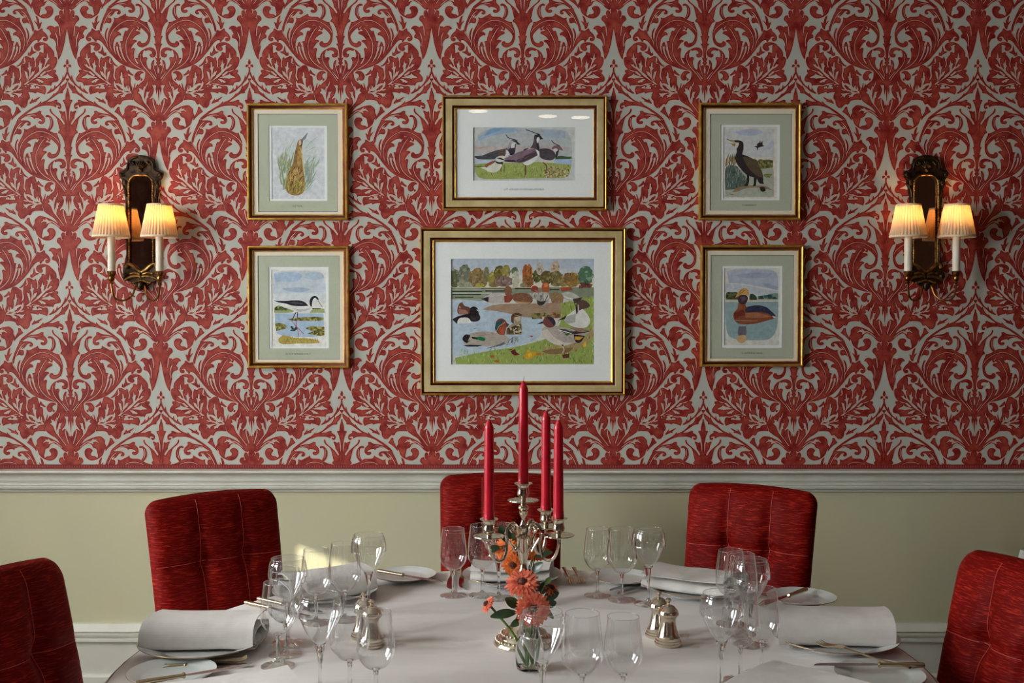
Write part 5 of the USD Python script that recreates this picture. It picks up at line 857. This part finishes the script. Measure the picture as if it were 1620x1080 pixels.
# napkins: folded cloth, modelled as the strip of linen running round its section
def napkin(label, x, y, rz, width, depth, height, seed, base=.0085, wrap=True):
    r = random.Random(seed); d, h = depth / 2, height
    # section: from the inner end, round the front, over the top, down the back, under and in again
    if wrap: sec = [(d * .55, .008), (-d * .55, .007), (-d * .78, .014), (-d * .72, .026), (-d * .3, h * .62), (d * .7, h * .60), (d * .97, h * .42), (d * .9, .006), (0, .002), (-d * .86, .002), (-d * 1.02, h * .30), (-d * .96, h * .66), (-d * .66, h * .93), (-d * .1, h * 1.02), (d * .6, h * .96), (d * 1.02, h * .84)]
    else: sec = [(d, .004), (-d * .9, .003), (-d, .010), (-d * .9, .016), (d * .96, .015), (d, .021), (d * .95, .026), (-d * .9, .025), (-d * 1.0, .031), (-d * .9, .036), (d * 1.0, .034)]
    c = curve([(a, b, 0) for a, b in sec], 5)[:, :2]; line = LineString(c)
    strip = line.buffer(.0011, cap_style=2, join_style=1, quad_segs=2)
    ring = np.array(strip.exterior.coords)[:-1]
    nx = 26; V, F = [], []; m = len(ring)
    for i in range(nx + 1):
        u = i / nx * 2 - 1
        for a, b in ring:
            wob = meshkit.noise(np.array([u * 2.2 + seed * 7.1, a * 22, b * 30])) - .5
            endlift = .006 * abs(u) ** 3 * (b / h)
            V.append((u * width / 2 * (1 - .05 * (a / d + 1) / 2) + .008 * (a / d) , a + .008 * wob * abs(u) - .004 * u * u, b * (1 - .05 * u * u) + .004 * wob + endlift))
    F = grid_faces(nx + 1, m, True)
    body = TM(V, F)
    caps = []
    pv, pf = trimesh.creation.triangulate_polygon(Polygon(ring), engine='earcut')
    from scipy.spatial import cKDTree
    kd = cKDTree(ring); idx = kd.query(pv)[1]
    F2 = [tuple(idx[list(f)]) for f in pf] + [tuple((nx * m + idx[list(f)])[::-1]) for f in pf]
    mm = TM(V, np.vstack([F, F2])); mm.fix_normals()
    t = obj('napkin', mm, napkin_linen, None, 45)
    UsdGeom.Xformable(stage.GetPrimAtPath(t.GetPath())).AddTranslateOp().Set(Gf.Vec3d(float(x), float(y), TOP + base)); UsdGeom.Xformable(t).AddRotateZOp().Set(float(rz))
    return tag(t, label, 'napkin', 'folded white napkins')
napkin('white napkin folded over into a loose roll on the left plate', DP['left'][0] + .006, DP['left'][1] + .016, 2, .243, .132, .058, 1, base=.012)
napkin('white napkin folded into a loose roll on the right plate, open end to the glasses', DP['right'][0] - .002, DP['right'][1] + .014, -3, .252, .138, .060, 2, base=.012)
napkin('white napkin rolled on the plate below the left sconce, seen through glasses', DP['back_left'][0], DP['back_left'][1], 36, .235, .140, .058, 3)
napkin('white napkin on the plate behind the mills, curled edge towards the candelabra', DP['back_right'][0], DP['back_right'][1], -28 + 180, .235, .150, .048, 4)
napkin('white napkin on the far plate, behind the candelabra', DP['back'][0], DP['back'][1], 182, .225, .130, .040, 5)
napkin('white folded napkin showing a corner at the bottom left edge', DP['front_left'][0] - .010, DP['front_left'][1] + .018, 27, .250, .250, .046, 6, wrap=False)
napkin('white folded napkin showing a corner at the bottom right edge', DP['front_right'][0] + .012, DP['front_right'][1] + .022, 47, .260, .260, .046, 7, wrap=False)

# cutlery, lying along +x from handle end (0) to tip
def knife_parts(t, L=.225):
    h = [(0.0, .0052, .004), (.004, .0068, .0055), (.03, .0062, .0052), (.07, .0050, .0045), (.088, .0045, .0042)]
    def bar(st, n=12):
        V = []
        for x, a, b in st:
            for k in range(n): an = 2 * PI * k / n; V.append((x, a * math.cos(an), b * math.sin(an) + .006))
        F = grid_faces(len(st), n, True); c = len(V); V += [(st[0][0] - .001, 0, .006), (st[-1][0] + .0005, 0, .006)]
        for k in range(n): F.append((c, (k + 1) % n, k)); q = (len(st) - 1) * n; F.append((c + 1, q + k, q + (k + 1) % n))
        return TM(V, F)
    obj('handle', bar(h), silver_gilt, t, 40)
    obj('collar', bar([(.087, .0052, .0052), (.0885, .0064, .0062), (.0910, .0064, .0062), (.0925, .0050, .0050)]), silver_gilt, t, 40)
    P = [(.092, -.0035), (.105, -.0075), (.16, -.0095), (.20, -.0085), (.218, -.003), (L, .006), (.19, .0070), (.105, .0045), (.092, .0035)]
    b = mov(extrude(Polygon(soften(P, 1)), .0014), (0, 0, .0053)); obj('blade', b, blade_steel, t, False)
def knife(label, p0, p1, z=0.0, first=[], tilt=0):
    """p0: handle end, p1: where the tip points, as points on the table."""
    a = math.degrees(math.atan2(p1[1] - p0[1], p1[0] - p0[0])); loc = (p0[0], p0[1], TOP + z)
    if first: return dup(first[0], label, loc, a)
    t = thing('table_knife', label, 'knife', loc, a, 'silver table knives'); knife_parts(t); first.append(t); return t
def fork(label, p0, p1, z=0.0, first=[]):
    a = math.degrees(math.atan2(p1[1] - p0[1], p1[0] - p0[0])); loc = (p0[0], p0[1], TOP + z)
    if first: return dup(first[0], label, loc, a)
    t = thing('table_fork', label, 'fork', loc, a, 'silver table forks')
    xs = np.linspace(0, .145, 16)
    def prof(x): return .0062 - .0032 * min(1, x / .09) + (.004 * max(0, (x - .115) / .03) ** 2), .003 + .010 * math.exp(-((x - .04) / .06) ** 2) * .2 + .008 * max(0, (x - .07) / .07)
    V = []
    for x in xs:
        w, zc = prof(x)
        for k in range(10): an = 2 * PI * k / 10; V.append((x, w * math.cos(an), zc + .0017 * math.sin(an) + .001))
    F = grid_faces(len(xs), 10, True)
    obj('handle', TM(V, F), silver_gilt, t, 40)
    z0 = prof(.145)[1] + .001
    obj('shoulder', mov(extrude(Polygon(soften([(.143, -.0075), (.160, -.0118), (.166, -.0118), (.166, .0118), (.160, .0118), (.143, .0075)], 1)), .0022), (0, 0, z0 - .0012)), silver_gilt, t, False)
    for k in range(4):
        y = -.0102 + k * .0068; obj('tine', tube(curve([(.163, y, z0), (.180, y, z0 - .0035), (.196, y, z0 - .004), (.208, y * .98, z0 + .001)], 4), [.0017] * 9 + [.0014, .0012, .0010, .0008], 6), silver_gilt, t)
    first.append(t); return t
def T(px, py, dz=0.0): return at(px, py, TOP + .006 + dz)
knife('dinner knife lying at the left end of the table, nearest the left plate', T(224, 1054), T(392, 1050))
knife('butter knife resting across the left front side plate', T(216, 1080, .016), T(392, 1051, .016), .0155)
fork('fork lying under the knife at the left front of the table', T(226, 1058), T(330, 1049))
knife('knife resting over the right front side plate, handle to the right', T(1462, 1051, .016), T(1290, 1050, .016), .0155)
fork('fork with its tines pointing to the right-hand plate, under the knife', T(1440, 1068), T(1292, 1030), .0165)
knife('knife lying across the side plate left of the back chair', T(598, 902, .016), T(672, 915, .016), .0155)
knife('knife on the side plate behind the right-hand napkin', T(1276, 931, .016), T(1216, 953, .016), .0155)
fork('fork with handle beside the knife behind the right-hand napkin', T(1262, 936), T(1212, 956))
for k, (px, py, qx, qy, lab) in enumerate([(1050, 912, 973, 931, 'dark-bladed knife behind the middle glass right of the candelabra, upper of two'), (1060, 916, 986, 936, 'dark-bladed knife behind the middle glass right of the candelabra, lower of two'), (716, 900, 712, 925, 'knife pointing at the camera behind the glass left of the candelabra, left of two'), (731, 899, 731, 926, 'knife pointing at the camera behind the glass left of the candelabra, right of two')]):
    knife(lab, T(px, py), T(qx, qy))
fork('fork with tines towards the camera right of the far plate, left of two', T(892, 897), T(902, 919)); fork('fork with tines towards the camera right of the far plate, right of two', T(908, 897), T(918, 919))
knife('knife whose handle end shows beside the left napkin, left of two', T(388, 952), T(478, 972)); knife('knife whose handle end shows beside the left napkin, right of two', T(408, 946), T(490, 964))

# salt and pepper mills
def mill(label, px, py, h=.104, first=[]):
    p = T(px, py, -.006)
    if first: return dup(first[0], label, (p[0], p[1], TOP), 0)
    t = thing('pepper_mill', label, 'pepper mill', (p[0], p[1], TOP), 0, 'silver waisted mills')
    obj('body', lathe([(0, 0), (.0290, 0), (.0305, .002), (.0305, .006), (.0285, .008), (.0285, .011), (.0262, .013), (.0262, .018), (.0240, .021), (.0215, .028), (.0185, .040), (.0165, .051), (.0160, .056), (0, .056)], 40), silver, t, 35)
    obj('collar', lathe([(0, .055), (.0160, .055), (.0175, .060), (.0205, .064), (.0232, .0665), (.0238, .069), (.0232, .071), (0, .071)], 40), silver, t, 35)
    obj('dome', lathe([(0, .070), (.0225, .071), (.0220, .075), (.0195, .079), (.0165, .0815), (.0150, .084), (.0120, .0865), (.0070, .0885), (0, .089)], 40), silver, t, 35)
    obj('knob', lathe([(0, .087), (.0042, .0880), (.0035, .0925), (.0040, .0945), (.0066, .0975), (.0066, .1005), (.0046, .1030), (0, .1040)], 24), silver, t, 35)
    first.append(t); return t
mill('silver mill, nearer of the pair right of the centre', 1057, 1019); mill('silver mill, farther of the pair right of the centre, half hidden', 1042, 1006)
mill('silver mill seen through the glass on the left, nearer of its pair', 588, 1021); mill('silver mill seen through glasses on the left, farther of its pair', 576, 1008)

# ------------------------------------------------------------------ candelabra and candles
CP = at(828, 1018, TZ); cnx, cny = float(CP[0]), float(CP[1]); SC = FPX / (cny - EYE[1])       # pixels per metre here
def cz(y): return EYE[2] - (y - 500.0) / SC - TOP               # picture row -> height over the cloth
def cy4(v): return cz(740 + v / 5.4)                            # same, in the rows of the close-up
UR = 1 / (5.4 * SC)
cd = thing('candelabra', 'silver four-light candelabra with scrolled arms in the middle of the table', 'candelabra', (cnx, cny, TOP))
foot = [(0, 0), (.066, 0), (.0675, .003), (.066, .008), (.0625, .012), (.058, .015), (.056, .0175), (.0535, .022), (.046, .027), (.0435, .0305), (.038, .034), (.030, .041), (.020, .052), (.0135, .066), (.0115, .082), (0, .082)]
obj('foot', lathe(foot, 56), silver, cd, 35)
obj('foot_beading', cat(*[ball((.0605 * math.cos(a), .0605 * math.sin(a), .0125), .0040, sub=1) for a in np.arange(36) * 2 * PI / 36] + [ball((.0490 * math.cos(a), .0490 * math.sin(a), .0255), .0032, sub=1) for a in np.arange(32) * 2 * PI / 32]), silver, cd, True)
zv = lambda v: cy4(v)
obj('stem', lathe([(0, .080), (.0115, .080), (.0095, .10), (.0100, zv(960)), (.0160, zv(935)), (.0175, zv(915)), (.0120, zv(895)), (.0075, zv(860)), (.0070, zv(820)), (0, zv(820))], 32), silver, cd, 35)
obj('vase', lathe([(0, zv(825)), (.0070, zv(822)), (.0095, zv(790)), (.0128, zv(740)), (.0140, zv(690)), (.0142, zv(620)), (.0150, zv(604)), (.0170, zv(598)), (.0170, zv(588)), (.0110, zv(580)), (0, zv(580))], 36), silver, cd, 35)
obj('hub', lathe([(0, zv(585)), (.0090, zv(582)), (.0070, zv(560)), (.0085, zv(535)), (.0095, zv(505)), (.0070, zv(480)), (.0045, zv(460)), (.0040, zv(435)), (.0075, zv(412)), (.0092, zv(390)), (.0095, zv(376)), (.0060, zv(368)), (.0110, zv(355)), (.0120, zv(343)), (.0110, zv(332)), (.0060, zv(322)), (.0052, zv(300)), (0, zv(300))], 32), silver, cd, 35)
def holder(x, y, rim_z, s, parent):
    """A candle cup with its drip pan, rim at height rim_z."""
    pan = [(.004, rim_z - .0435), (.012, rim_z - .0430), (.024, rim_z - .0425), (.0325, rim_z - .0405), (.0345, rim_z - .0390), (.0340, rim_z - .0375), (.0320, rim_z - .0385), (.0230, rim_z - .0405), (.0090, rim_z - .0405), (.004, rim_z - .040)]
    obj('drip_pan', mov(lathe(pan, 44, lambda a, r, z: (.0012 * math.cos(12 * a) if r > .03 else 0)), (x, y, 0)), silver, parent, 35)
    cup = [(.004, rim_z - .048), (.0062, rim_z - .046), (.0055, rim_z - .040), (.0060, rim_z - .034), (.0105, rim_z - .0305), (.0135, rim_z - .027), (.0138, rim_z - .022), (.0120, rim_z - .015), (.0122, rim_z - .008), (.0140, rim_z - .004), (.0195, rim_z - .0022), (.0205, rim_z - .0008), (.0195, rim_z), (.0125, rim_z + .0002), (.0112, rim_z - .002), (.0112, rim_z - .012), (0, rim_z - .012)]
    obj('candle_cup', mov(lathe(cup, 36), (x, y, 0)), silver, parent, 35)
RIM0 = zv(132)
holder(0, 0, RIM0, 1, cd)
ARMS = [(-.0755, -.040, 'left'), (.0765, -.030, 'right front'), (.0525, .072, 'right rear')]
rimz = []
for ax, ay, nm in ARMS:
    L = math.hypot(ax, ay); ux, uy = ax / L, ay / L
    d = (cny + ay) - EYE[1]; rim = RIM0 - .0720
    shp = [(30, 560), (52, 545), (58, 515), (44, 498), (30, 512), (28, 545), (40, 575)]
    q = [(.14, 585), (.17, 545), (.20, 505), (.30, 482), (.42, 500), (.50, 560), (.485, 640), (.50, 720), (.58, 785), (.72, 806), (.86, 790), (.95, 740), (1.0, 680), (1.0, 620)]
    dz = rim - (zv(446))
    pts = [(ux * L * a, uy * L * a, zv(v) + dz * min(1, a)) for a, v in q]
    arm = obj('arm', tube(curve(pts, 7), .0036, 10), silver, cd)
    cu = [(.50, 600), (.40, 640), (.30, 690), (.24, 720), (.20, 690), (.25, 665)]
    cu2 = [(.30, 482), (.24, 520), (.30, 556), (.38, 540), (.36, 512), (.30, 516)]
    obj('scroll', tube(curve([(ux * L * a, uy * L * a, zv(v) + dz * a) for a, v in cu], 6), [.0026] * 30 + [.0024], 8), silver, arm)
    obj('scroll', tube(curve([(ux * L * a, uy * L * a, zv(v) + dz * a) for a, v in cu2], 6), [.0028] * 30 + [.0022], 8), silver, arm)
    holder(ax, ay, rim, 1, cd); rimz.append(rim)
wax = M('red_wax', (186, 14, 40), 0.3, spec=0.5, coat=0.25, noise=30, dark=(170, 8, 32), extra={'subsurface_weight': 0.15, 'subsurface_scale': 0.004, 'subsurface_radius': (1.0, 0.15, 0.15)})
wick_m = M('wick', (206, 198, 184), 0.9)
def candle(label, x, y, z, L, first=[]):
    loc = (cnx + x, cny + y, TOP + z)
    if first and False: return dup(first[0], label, loc)
    t = thing('candle', label, 'candle', loc, 0, 'red taper candles')
    obj('wax', lathe([(0, -.010), (.0110, -.010), (.0112, .001), (.0124, .003), (.0122, .006), (.0116, .009), (.0120, .012), (.0114, .016), (.0106, L * .6), (.0102, L - .020), (.0098, L - .0165), (.0078, L - .012), (.0048, L - .005), (.0030, L - .0012), (0, L)], 28), wax, t, 40)
    obj('wick', tube(np.array([(0, 0, L - .002), (.0006, 0, L + .006), (.0022, 0, L + .010)]), [.0011, .0010, .0006], 6), wick_m, t)
    first.append(t); return t
candle('tall red candle in the top centre holder of the candelabra', 0, 0, RIM0, .2270)
for (ax, ay, nm), rz, L in zip(ARMS, rimz, (.218, .216, .226)):
    candle('red candle on the %s arm of the candelabra' % nm, ax, ay, rz, L)

# ------------------------------------------------------------------ flowers in two small glass vases
petal_m = usdkit.material(stage, '/World/Looks/gerbera_petal', {
    'oi': ('object_info', {}), 'tc': ('texture_coordinate', {}), 'n': ('noise_texture', {'scale': 90.0, 'detail': 2.0}), 'r': ('rgb_ramp', {'ramp': [(0.3, lin((214, 92, 70))), (0.7, lin((238, 138, 106)))]}),
    'p': ('principled_bsdf', {'roughness': 0.6, 'specular_ior_level': 0.3}), 't': ('translucent_bsdf', {}), 'm': ('mix_closure', {'fac': 0.25})},
    [('tc.object', 'n.vector'), ('n.fac', 'r.fac'), ('r.color', 'p.base_color'), ('r.color', 't.color'), ('p.BSDF', 'm.closure1'), ('t.BSDF', 'm.closure2')], surface='m.closure')
petal_o = usdkit.material(stage, '/World/Looks/orange_petal', {
    'tc': ('texture_coordinate', {}), 'n': ('noise_texture', {'scale': 90.0, 'detail': 2.0}), 'r': ('rgb_ramp', {'ramp': [(0.3, lin((214, 88, 34))), (0.7, lin((238, 140, 66)))]}),
    'p': ('principled_bsdf', {'roughness': 0.6, 'specular_ior_level': 0.3}), 't': ('translucent_bsdf', {}), 'm': ('mix_closure', {'fac': 0.25})},
    [('tc.object', 'n.vector'), ('n.fac', 'r.fac'), ('r.color', 'p.base_color'), ('r.color', 't.color'), ('p.BSDF', 'm.closure1'), ('t.BSDF', 'm.closure2')], surface='m.closure')
disc_m = M('gerbera_disc', (120, 66, 40), 0.9, noise=300, dark=(56, 30, 24))
stem_m = M('flower_stem', (104, 138, 58), 0.5, noise=40, dark=(78, 112, 44))
leaf_m = M('dark_leaf', (44, 70, 34), 0.32, noise=50, dark=(28, 48, 24), spec=0.6)
leaf_l = M('pale_leaf', (104, 132, 74), 0.5, noise=50, dark=(82, 112, 60))
water = usdkit.material(stage, '/World/Looks/vase_water', {'p': ('principled_bsdf', {'base_color': (0.93, 0.98, 0.92), 'roughness': 0.0, 'ior': 1.33, 'transmission_weight': 1.0})}, [], surface='p.BSDF')
def basis(n):
    n = np.asarray(n, float); n /= np.linalg.norm(n); u = np.cross([0.1, 0.2, 1.0], n); u /= np.linalg.norm(u); return u, np.cross(n, u), n
def gerbera(label, vase, head, facing, rad, seed, mat, bend=(0, 0)):
    """vase: the vase's foot point; head: centre of the flower in the world; facing: where it looks."""
    r = random.Random(seed); t = thing('gerbera', label, 'flower', vase, 0, 'gerberas in the small vases')
    u, v, n = basis(facing); c = np.asarray(head, float) - np.asarray(vase, float)
    V, F = [], []
    def petal(a, L, w, lift, off):
        d = math.cos(a) * u + math.sin(a) * v; s = -math.sin(a) * u + math.cos(a) * v; b = len(V)
        st = [(.16, .35), (.35, .75), (.6, 1.0), (.82, .86), (.95, .5), (1.0, .16)]
        for q, ww in st:
            dr = -.10 * rad * max(0, q - .55) * r.uniform(.6, 1.8) * 4 * (q - .4)
            for k in (-1, 0, 1): V.append(c + d * L * q + s * k * w * ww + n * (off + lift * q * L + dr - (0.10 * w if k == 0 else 0)))
        for i in range(len(st) - 1):
            for k in range(2): a0 = b + i * 3 + k; F.extend([(a0, a0 + 1, a0 + 4), (a0, a0 + 4, a0 + 3)])
    for ring, (N, L, w, lift, off) in enumerate([(22, 1.0, .115, .10, -.0015), (20, .92, .115, .22, .0005), (16, .62, .09, .42, .0015)]):
        for k in range(N): petal(2 * PI * (k + .5 * (ring % 2)) / N + r.uniform(-.06, .06), rad * L * r.uniform(.92, 1.06), rad * w, lift * r.uniform(.8, 1.2), off)
    obj('petals', TM(V, F), mat, t, 60)
    dv = [ball(c + n * .003, rad * .22, sub=2)]
    for k in range(60):
        q, a = rad * .30 * math.sqrt(r.random()), r.uniform(0, 2 * PI); dv.append(ball(c + (math.cos(a) * u + math.sin(a) * v) * q + n * (.004 + .006 * (1 - q / rad / .3) ** .5), .0011, sub=1))
    obj('disc', cat(*dv), disc_m, t, True)
    obj('calyx', ball(c - n * .004, rad * .2, sub=2), stem_m, t, True)
    mid = np.array([c[0] * .45 + bend[0], c[1] * .45 + bend[1], c[2] * .6]); f0 = np.array([r.uniform(-.012, .012), r.uniform(-.012, .012), .010])
    obj('stem', tube(curve([f0, (f0 + mid) / 2 + [0, 0, .004], mid, c - n * .006], 6), .0026, 8), stem_m, t)
    return t
def leaf_mesh(base, tip, w, up, curl=.15):
    base, tip = np.asarray(base, float), np.asarray(tip, float); d = tip - base; L = np.linalg.norm(d); d /= L; s = np.cross(d, up); s /= np.linalg.norm(s); n = np.cross(s, d); V, F = [], []
    st = np.linspace(0, 1, 9)
    for q in st:
        ww = w * math.sin(PI * min(1, q * .92 + .04)) ** .8; o = n * (-curl * L * (q - .3) ** 2)
        for k in (-1, -.5, 0, .5, 1): V.append(base + d * L * q + s * k * ww + o + n * (abs(k) * .18 * ww))
    for i in range(8):
        for k in range(4): a = i * 5 + k; F += [(a, a + 1, a + 6), (a, a + 6, a + 5)]
    return TM(V, F)
def sprig(label, vase, root, leaves, mat):
    t = thing('leaf_sprig', label, 'foliage', vase, 0, 'leafy sprigs in the small vases'); v = np.asarray(vase)
    ends = []
    top = np.asarray(root, float) - v
    obj('stem', tube(curve([(0.004, .002, .012), top * [.4, .4, .6] + [0, .004, 0], top], 6), .0019, 7), stem_m, t)
    for (a, b, w) in leaves:
        a, b = np.asarray(a, float) - v, np.asarray(b, float) - v; l = leaf_mesh(a, b, w, np.array([0.1, -.75, .65]))
        obj('leaf', cat(l, tube(np.array([top, (top + a) / 2, a]), .0012, 6)), mat, t, 60)
    return t
def vase(label, x, y, h=.108):
    t = thing('bud_vase', label, 'vase', (x, y, TOP), 0, 'small glass bud vases')
    out = [(0, 0), (.0235, 0), (.0268, .002), (.0290, .012), (.0298, .030), (.0285, .050), (.0235, .068), (.0185, .082), (.0190, .094), (.0225, h)]
    inn = [(.0212, h), (.0177, .094), (.0172, .082), (.0220, .067), (.0270, .050), (.0282, .030), (.0272, .014), (.0240, .008), (0, .0075)]
    obj('glass', lathe(out + inn, 40), clear_glass, t, 50)
    obj('water', lathe([(0, .0078), (.0238, .0083), (.0270, .0145), (.0279, .030), (.0267, .050), (.0218, .0665), (0, .0665)], 36), water, t, 50)
    return t
def head_at(px, py, y):                  # a pixel on the plane y
    return wall(px, py, y)
V1 = at(838, 1058, TZ); v1 = (float(V1[0]), float(V1[1]), TOP)
vase('small glass vase of coral gerberas standing in front of the candelabra', v1[0], v1[1])
yf = v1[1]
gerbera('coral gerbera facing up, upper one in the front vase', v1, head_at(826, 922, yf + .005), (-.10, -.62, .78), .0365, 11, petal_m)
gerbera('large coral gerbera facing the camera, lower one in the front vase', v1, head_at(843, 963, yf - .028), (.12, -.93, .34), .0375, 12, petal_m)
gerbera('small coral gerbera turned sideways at the left of the front vase', v1, head_at(772, 956, yf + .01), (-.80, -.25, .55), .0200, 13, petal_m)
gerbera('small coral gerbera half hidden at the right of the front vase', v1, head_at(871, 931, yf + .03), (.55, -.35, .75), .0215, 14, petal_m)
def hp(px, py, dy): return head_at(px, py, yf + dy)
sprig('dark leaves spreading left from the front vase', v1, hp(822, 972, .0), [(hp(818, 968, 0), hp(776, 974, -.01), .0105), (hp(826, 980, -.01), hp(808, 990, -.02), .008), (hp(822, 962, .01), hp(800, 945, .02), .012)], leaf_m)
sprig('dark leaves at the right of the front vase', v1, hp(858, 950, .01), [(hp(860, 948, .01), hp(884, 936, .02), .011), (hp(862, 958, .0), hp(880, 952, .0), .010), (hp(856, 940, .01), hp(866, 918, .03), .010), (hp(850, 936, .02), hp(852, 920, .03), .008)], leaf_m)
sprig('pale green leaves under the gerberas in the front vase', v1, hp(838, 975, -.01), [(hp(836, 972, -.01), hp(830, 994, -.02), .006), (hp(860, 962, .0), hp(876, 978, -.01), .006), (hp(862, 925, .01), hp(872, 912, .02), .006)], leaf_l)
V2 = (float(at(828, 958, TZ)[0]), float(at(828, 958, TZ)[1]), TOP)
vase('small glass vase behind the candelabra, orange gerberas in it', V2[0], V2[1])
y2 = V2[1]
def h2(px, py, dy=0): return head_at(px, py, y2 + dy)
gerbera('orange gerbera showing left of the candelabra stem', V2, h2(800, 868), (-.35, -.85, .40), .0330, 21, petal_o)
gerbera('orange gerbera low behind the candelabra stem', V2, h2(812, 893, -.03), (-.1, -.95, .05), .0300, 22, petal_o)
gerbera('orange gerbera showing right of the candelabra stem', V2, h2(848, 868, .02), (.3, -.8, .5), .0330, 23, petal_o)
gerbera('orange gerbera at the top, behind the candelabra vase', V2, h2(824, 850, .02), (0, -.6, .8), .0320, 24, petal_o)
sprig('dark leaves behind the left candle of the candelabra', V2, h2(806, 862), [(h2(802, 858), h2(791, 830, .02), .013), (h2(790, 864), h2(772, 872, -.01), .010), (h2(812, 858), h2(806, 836, .02), .010)], leaf_m)
sprig('dark leaves right of the candelabra stem', V2, h2(842, 905, -.02), [(h2(842, 905, -.02), h2(858, 890, -.03), .012), (h2(846, 880), h2(874, 872, .0), .010), (h2(838, 900, -.02), h2(832, 918, -.03), .007)], leaf_m)

# ------------------------------------------------------------------ a white cloth just inside the right edge, beyond the chair
wc = M('sideboard_linen', (226, 224, 220), 0.8)
q = wall(1614, 869, -.06)
b = mov(on_wall(extrude(Polygon([(-.10, -q[2] + .02), (.60, -q[2] + .02), (.60, 0), (0, 0), (-.012, -.05), (-.03, -.2)]), .34)), (q[0], -.06, q[2]))
tag(obj('side_table_cloth', b, wc, None, False), 'white cloth over a side table at the right edge, beyond the near chair', 'tablecloth')
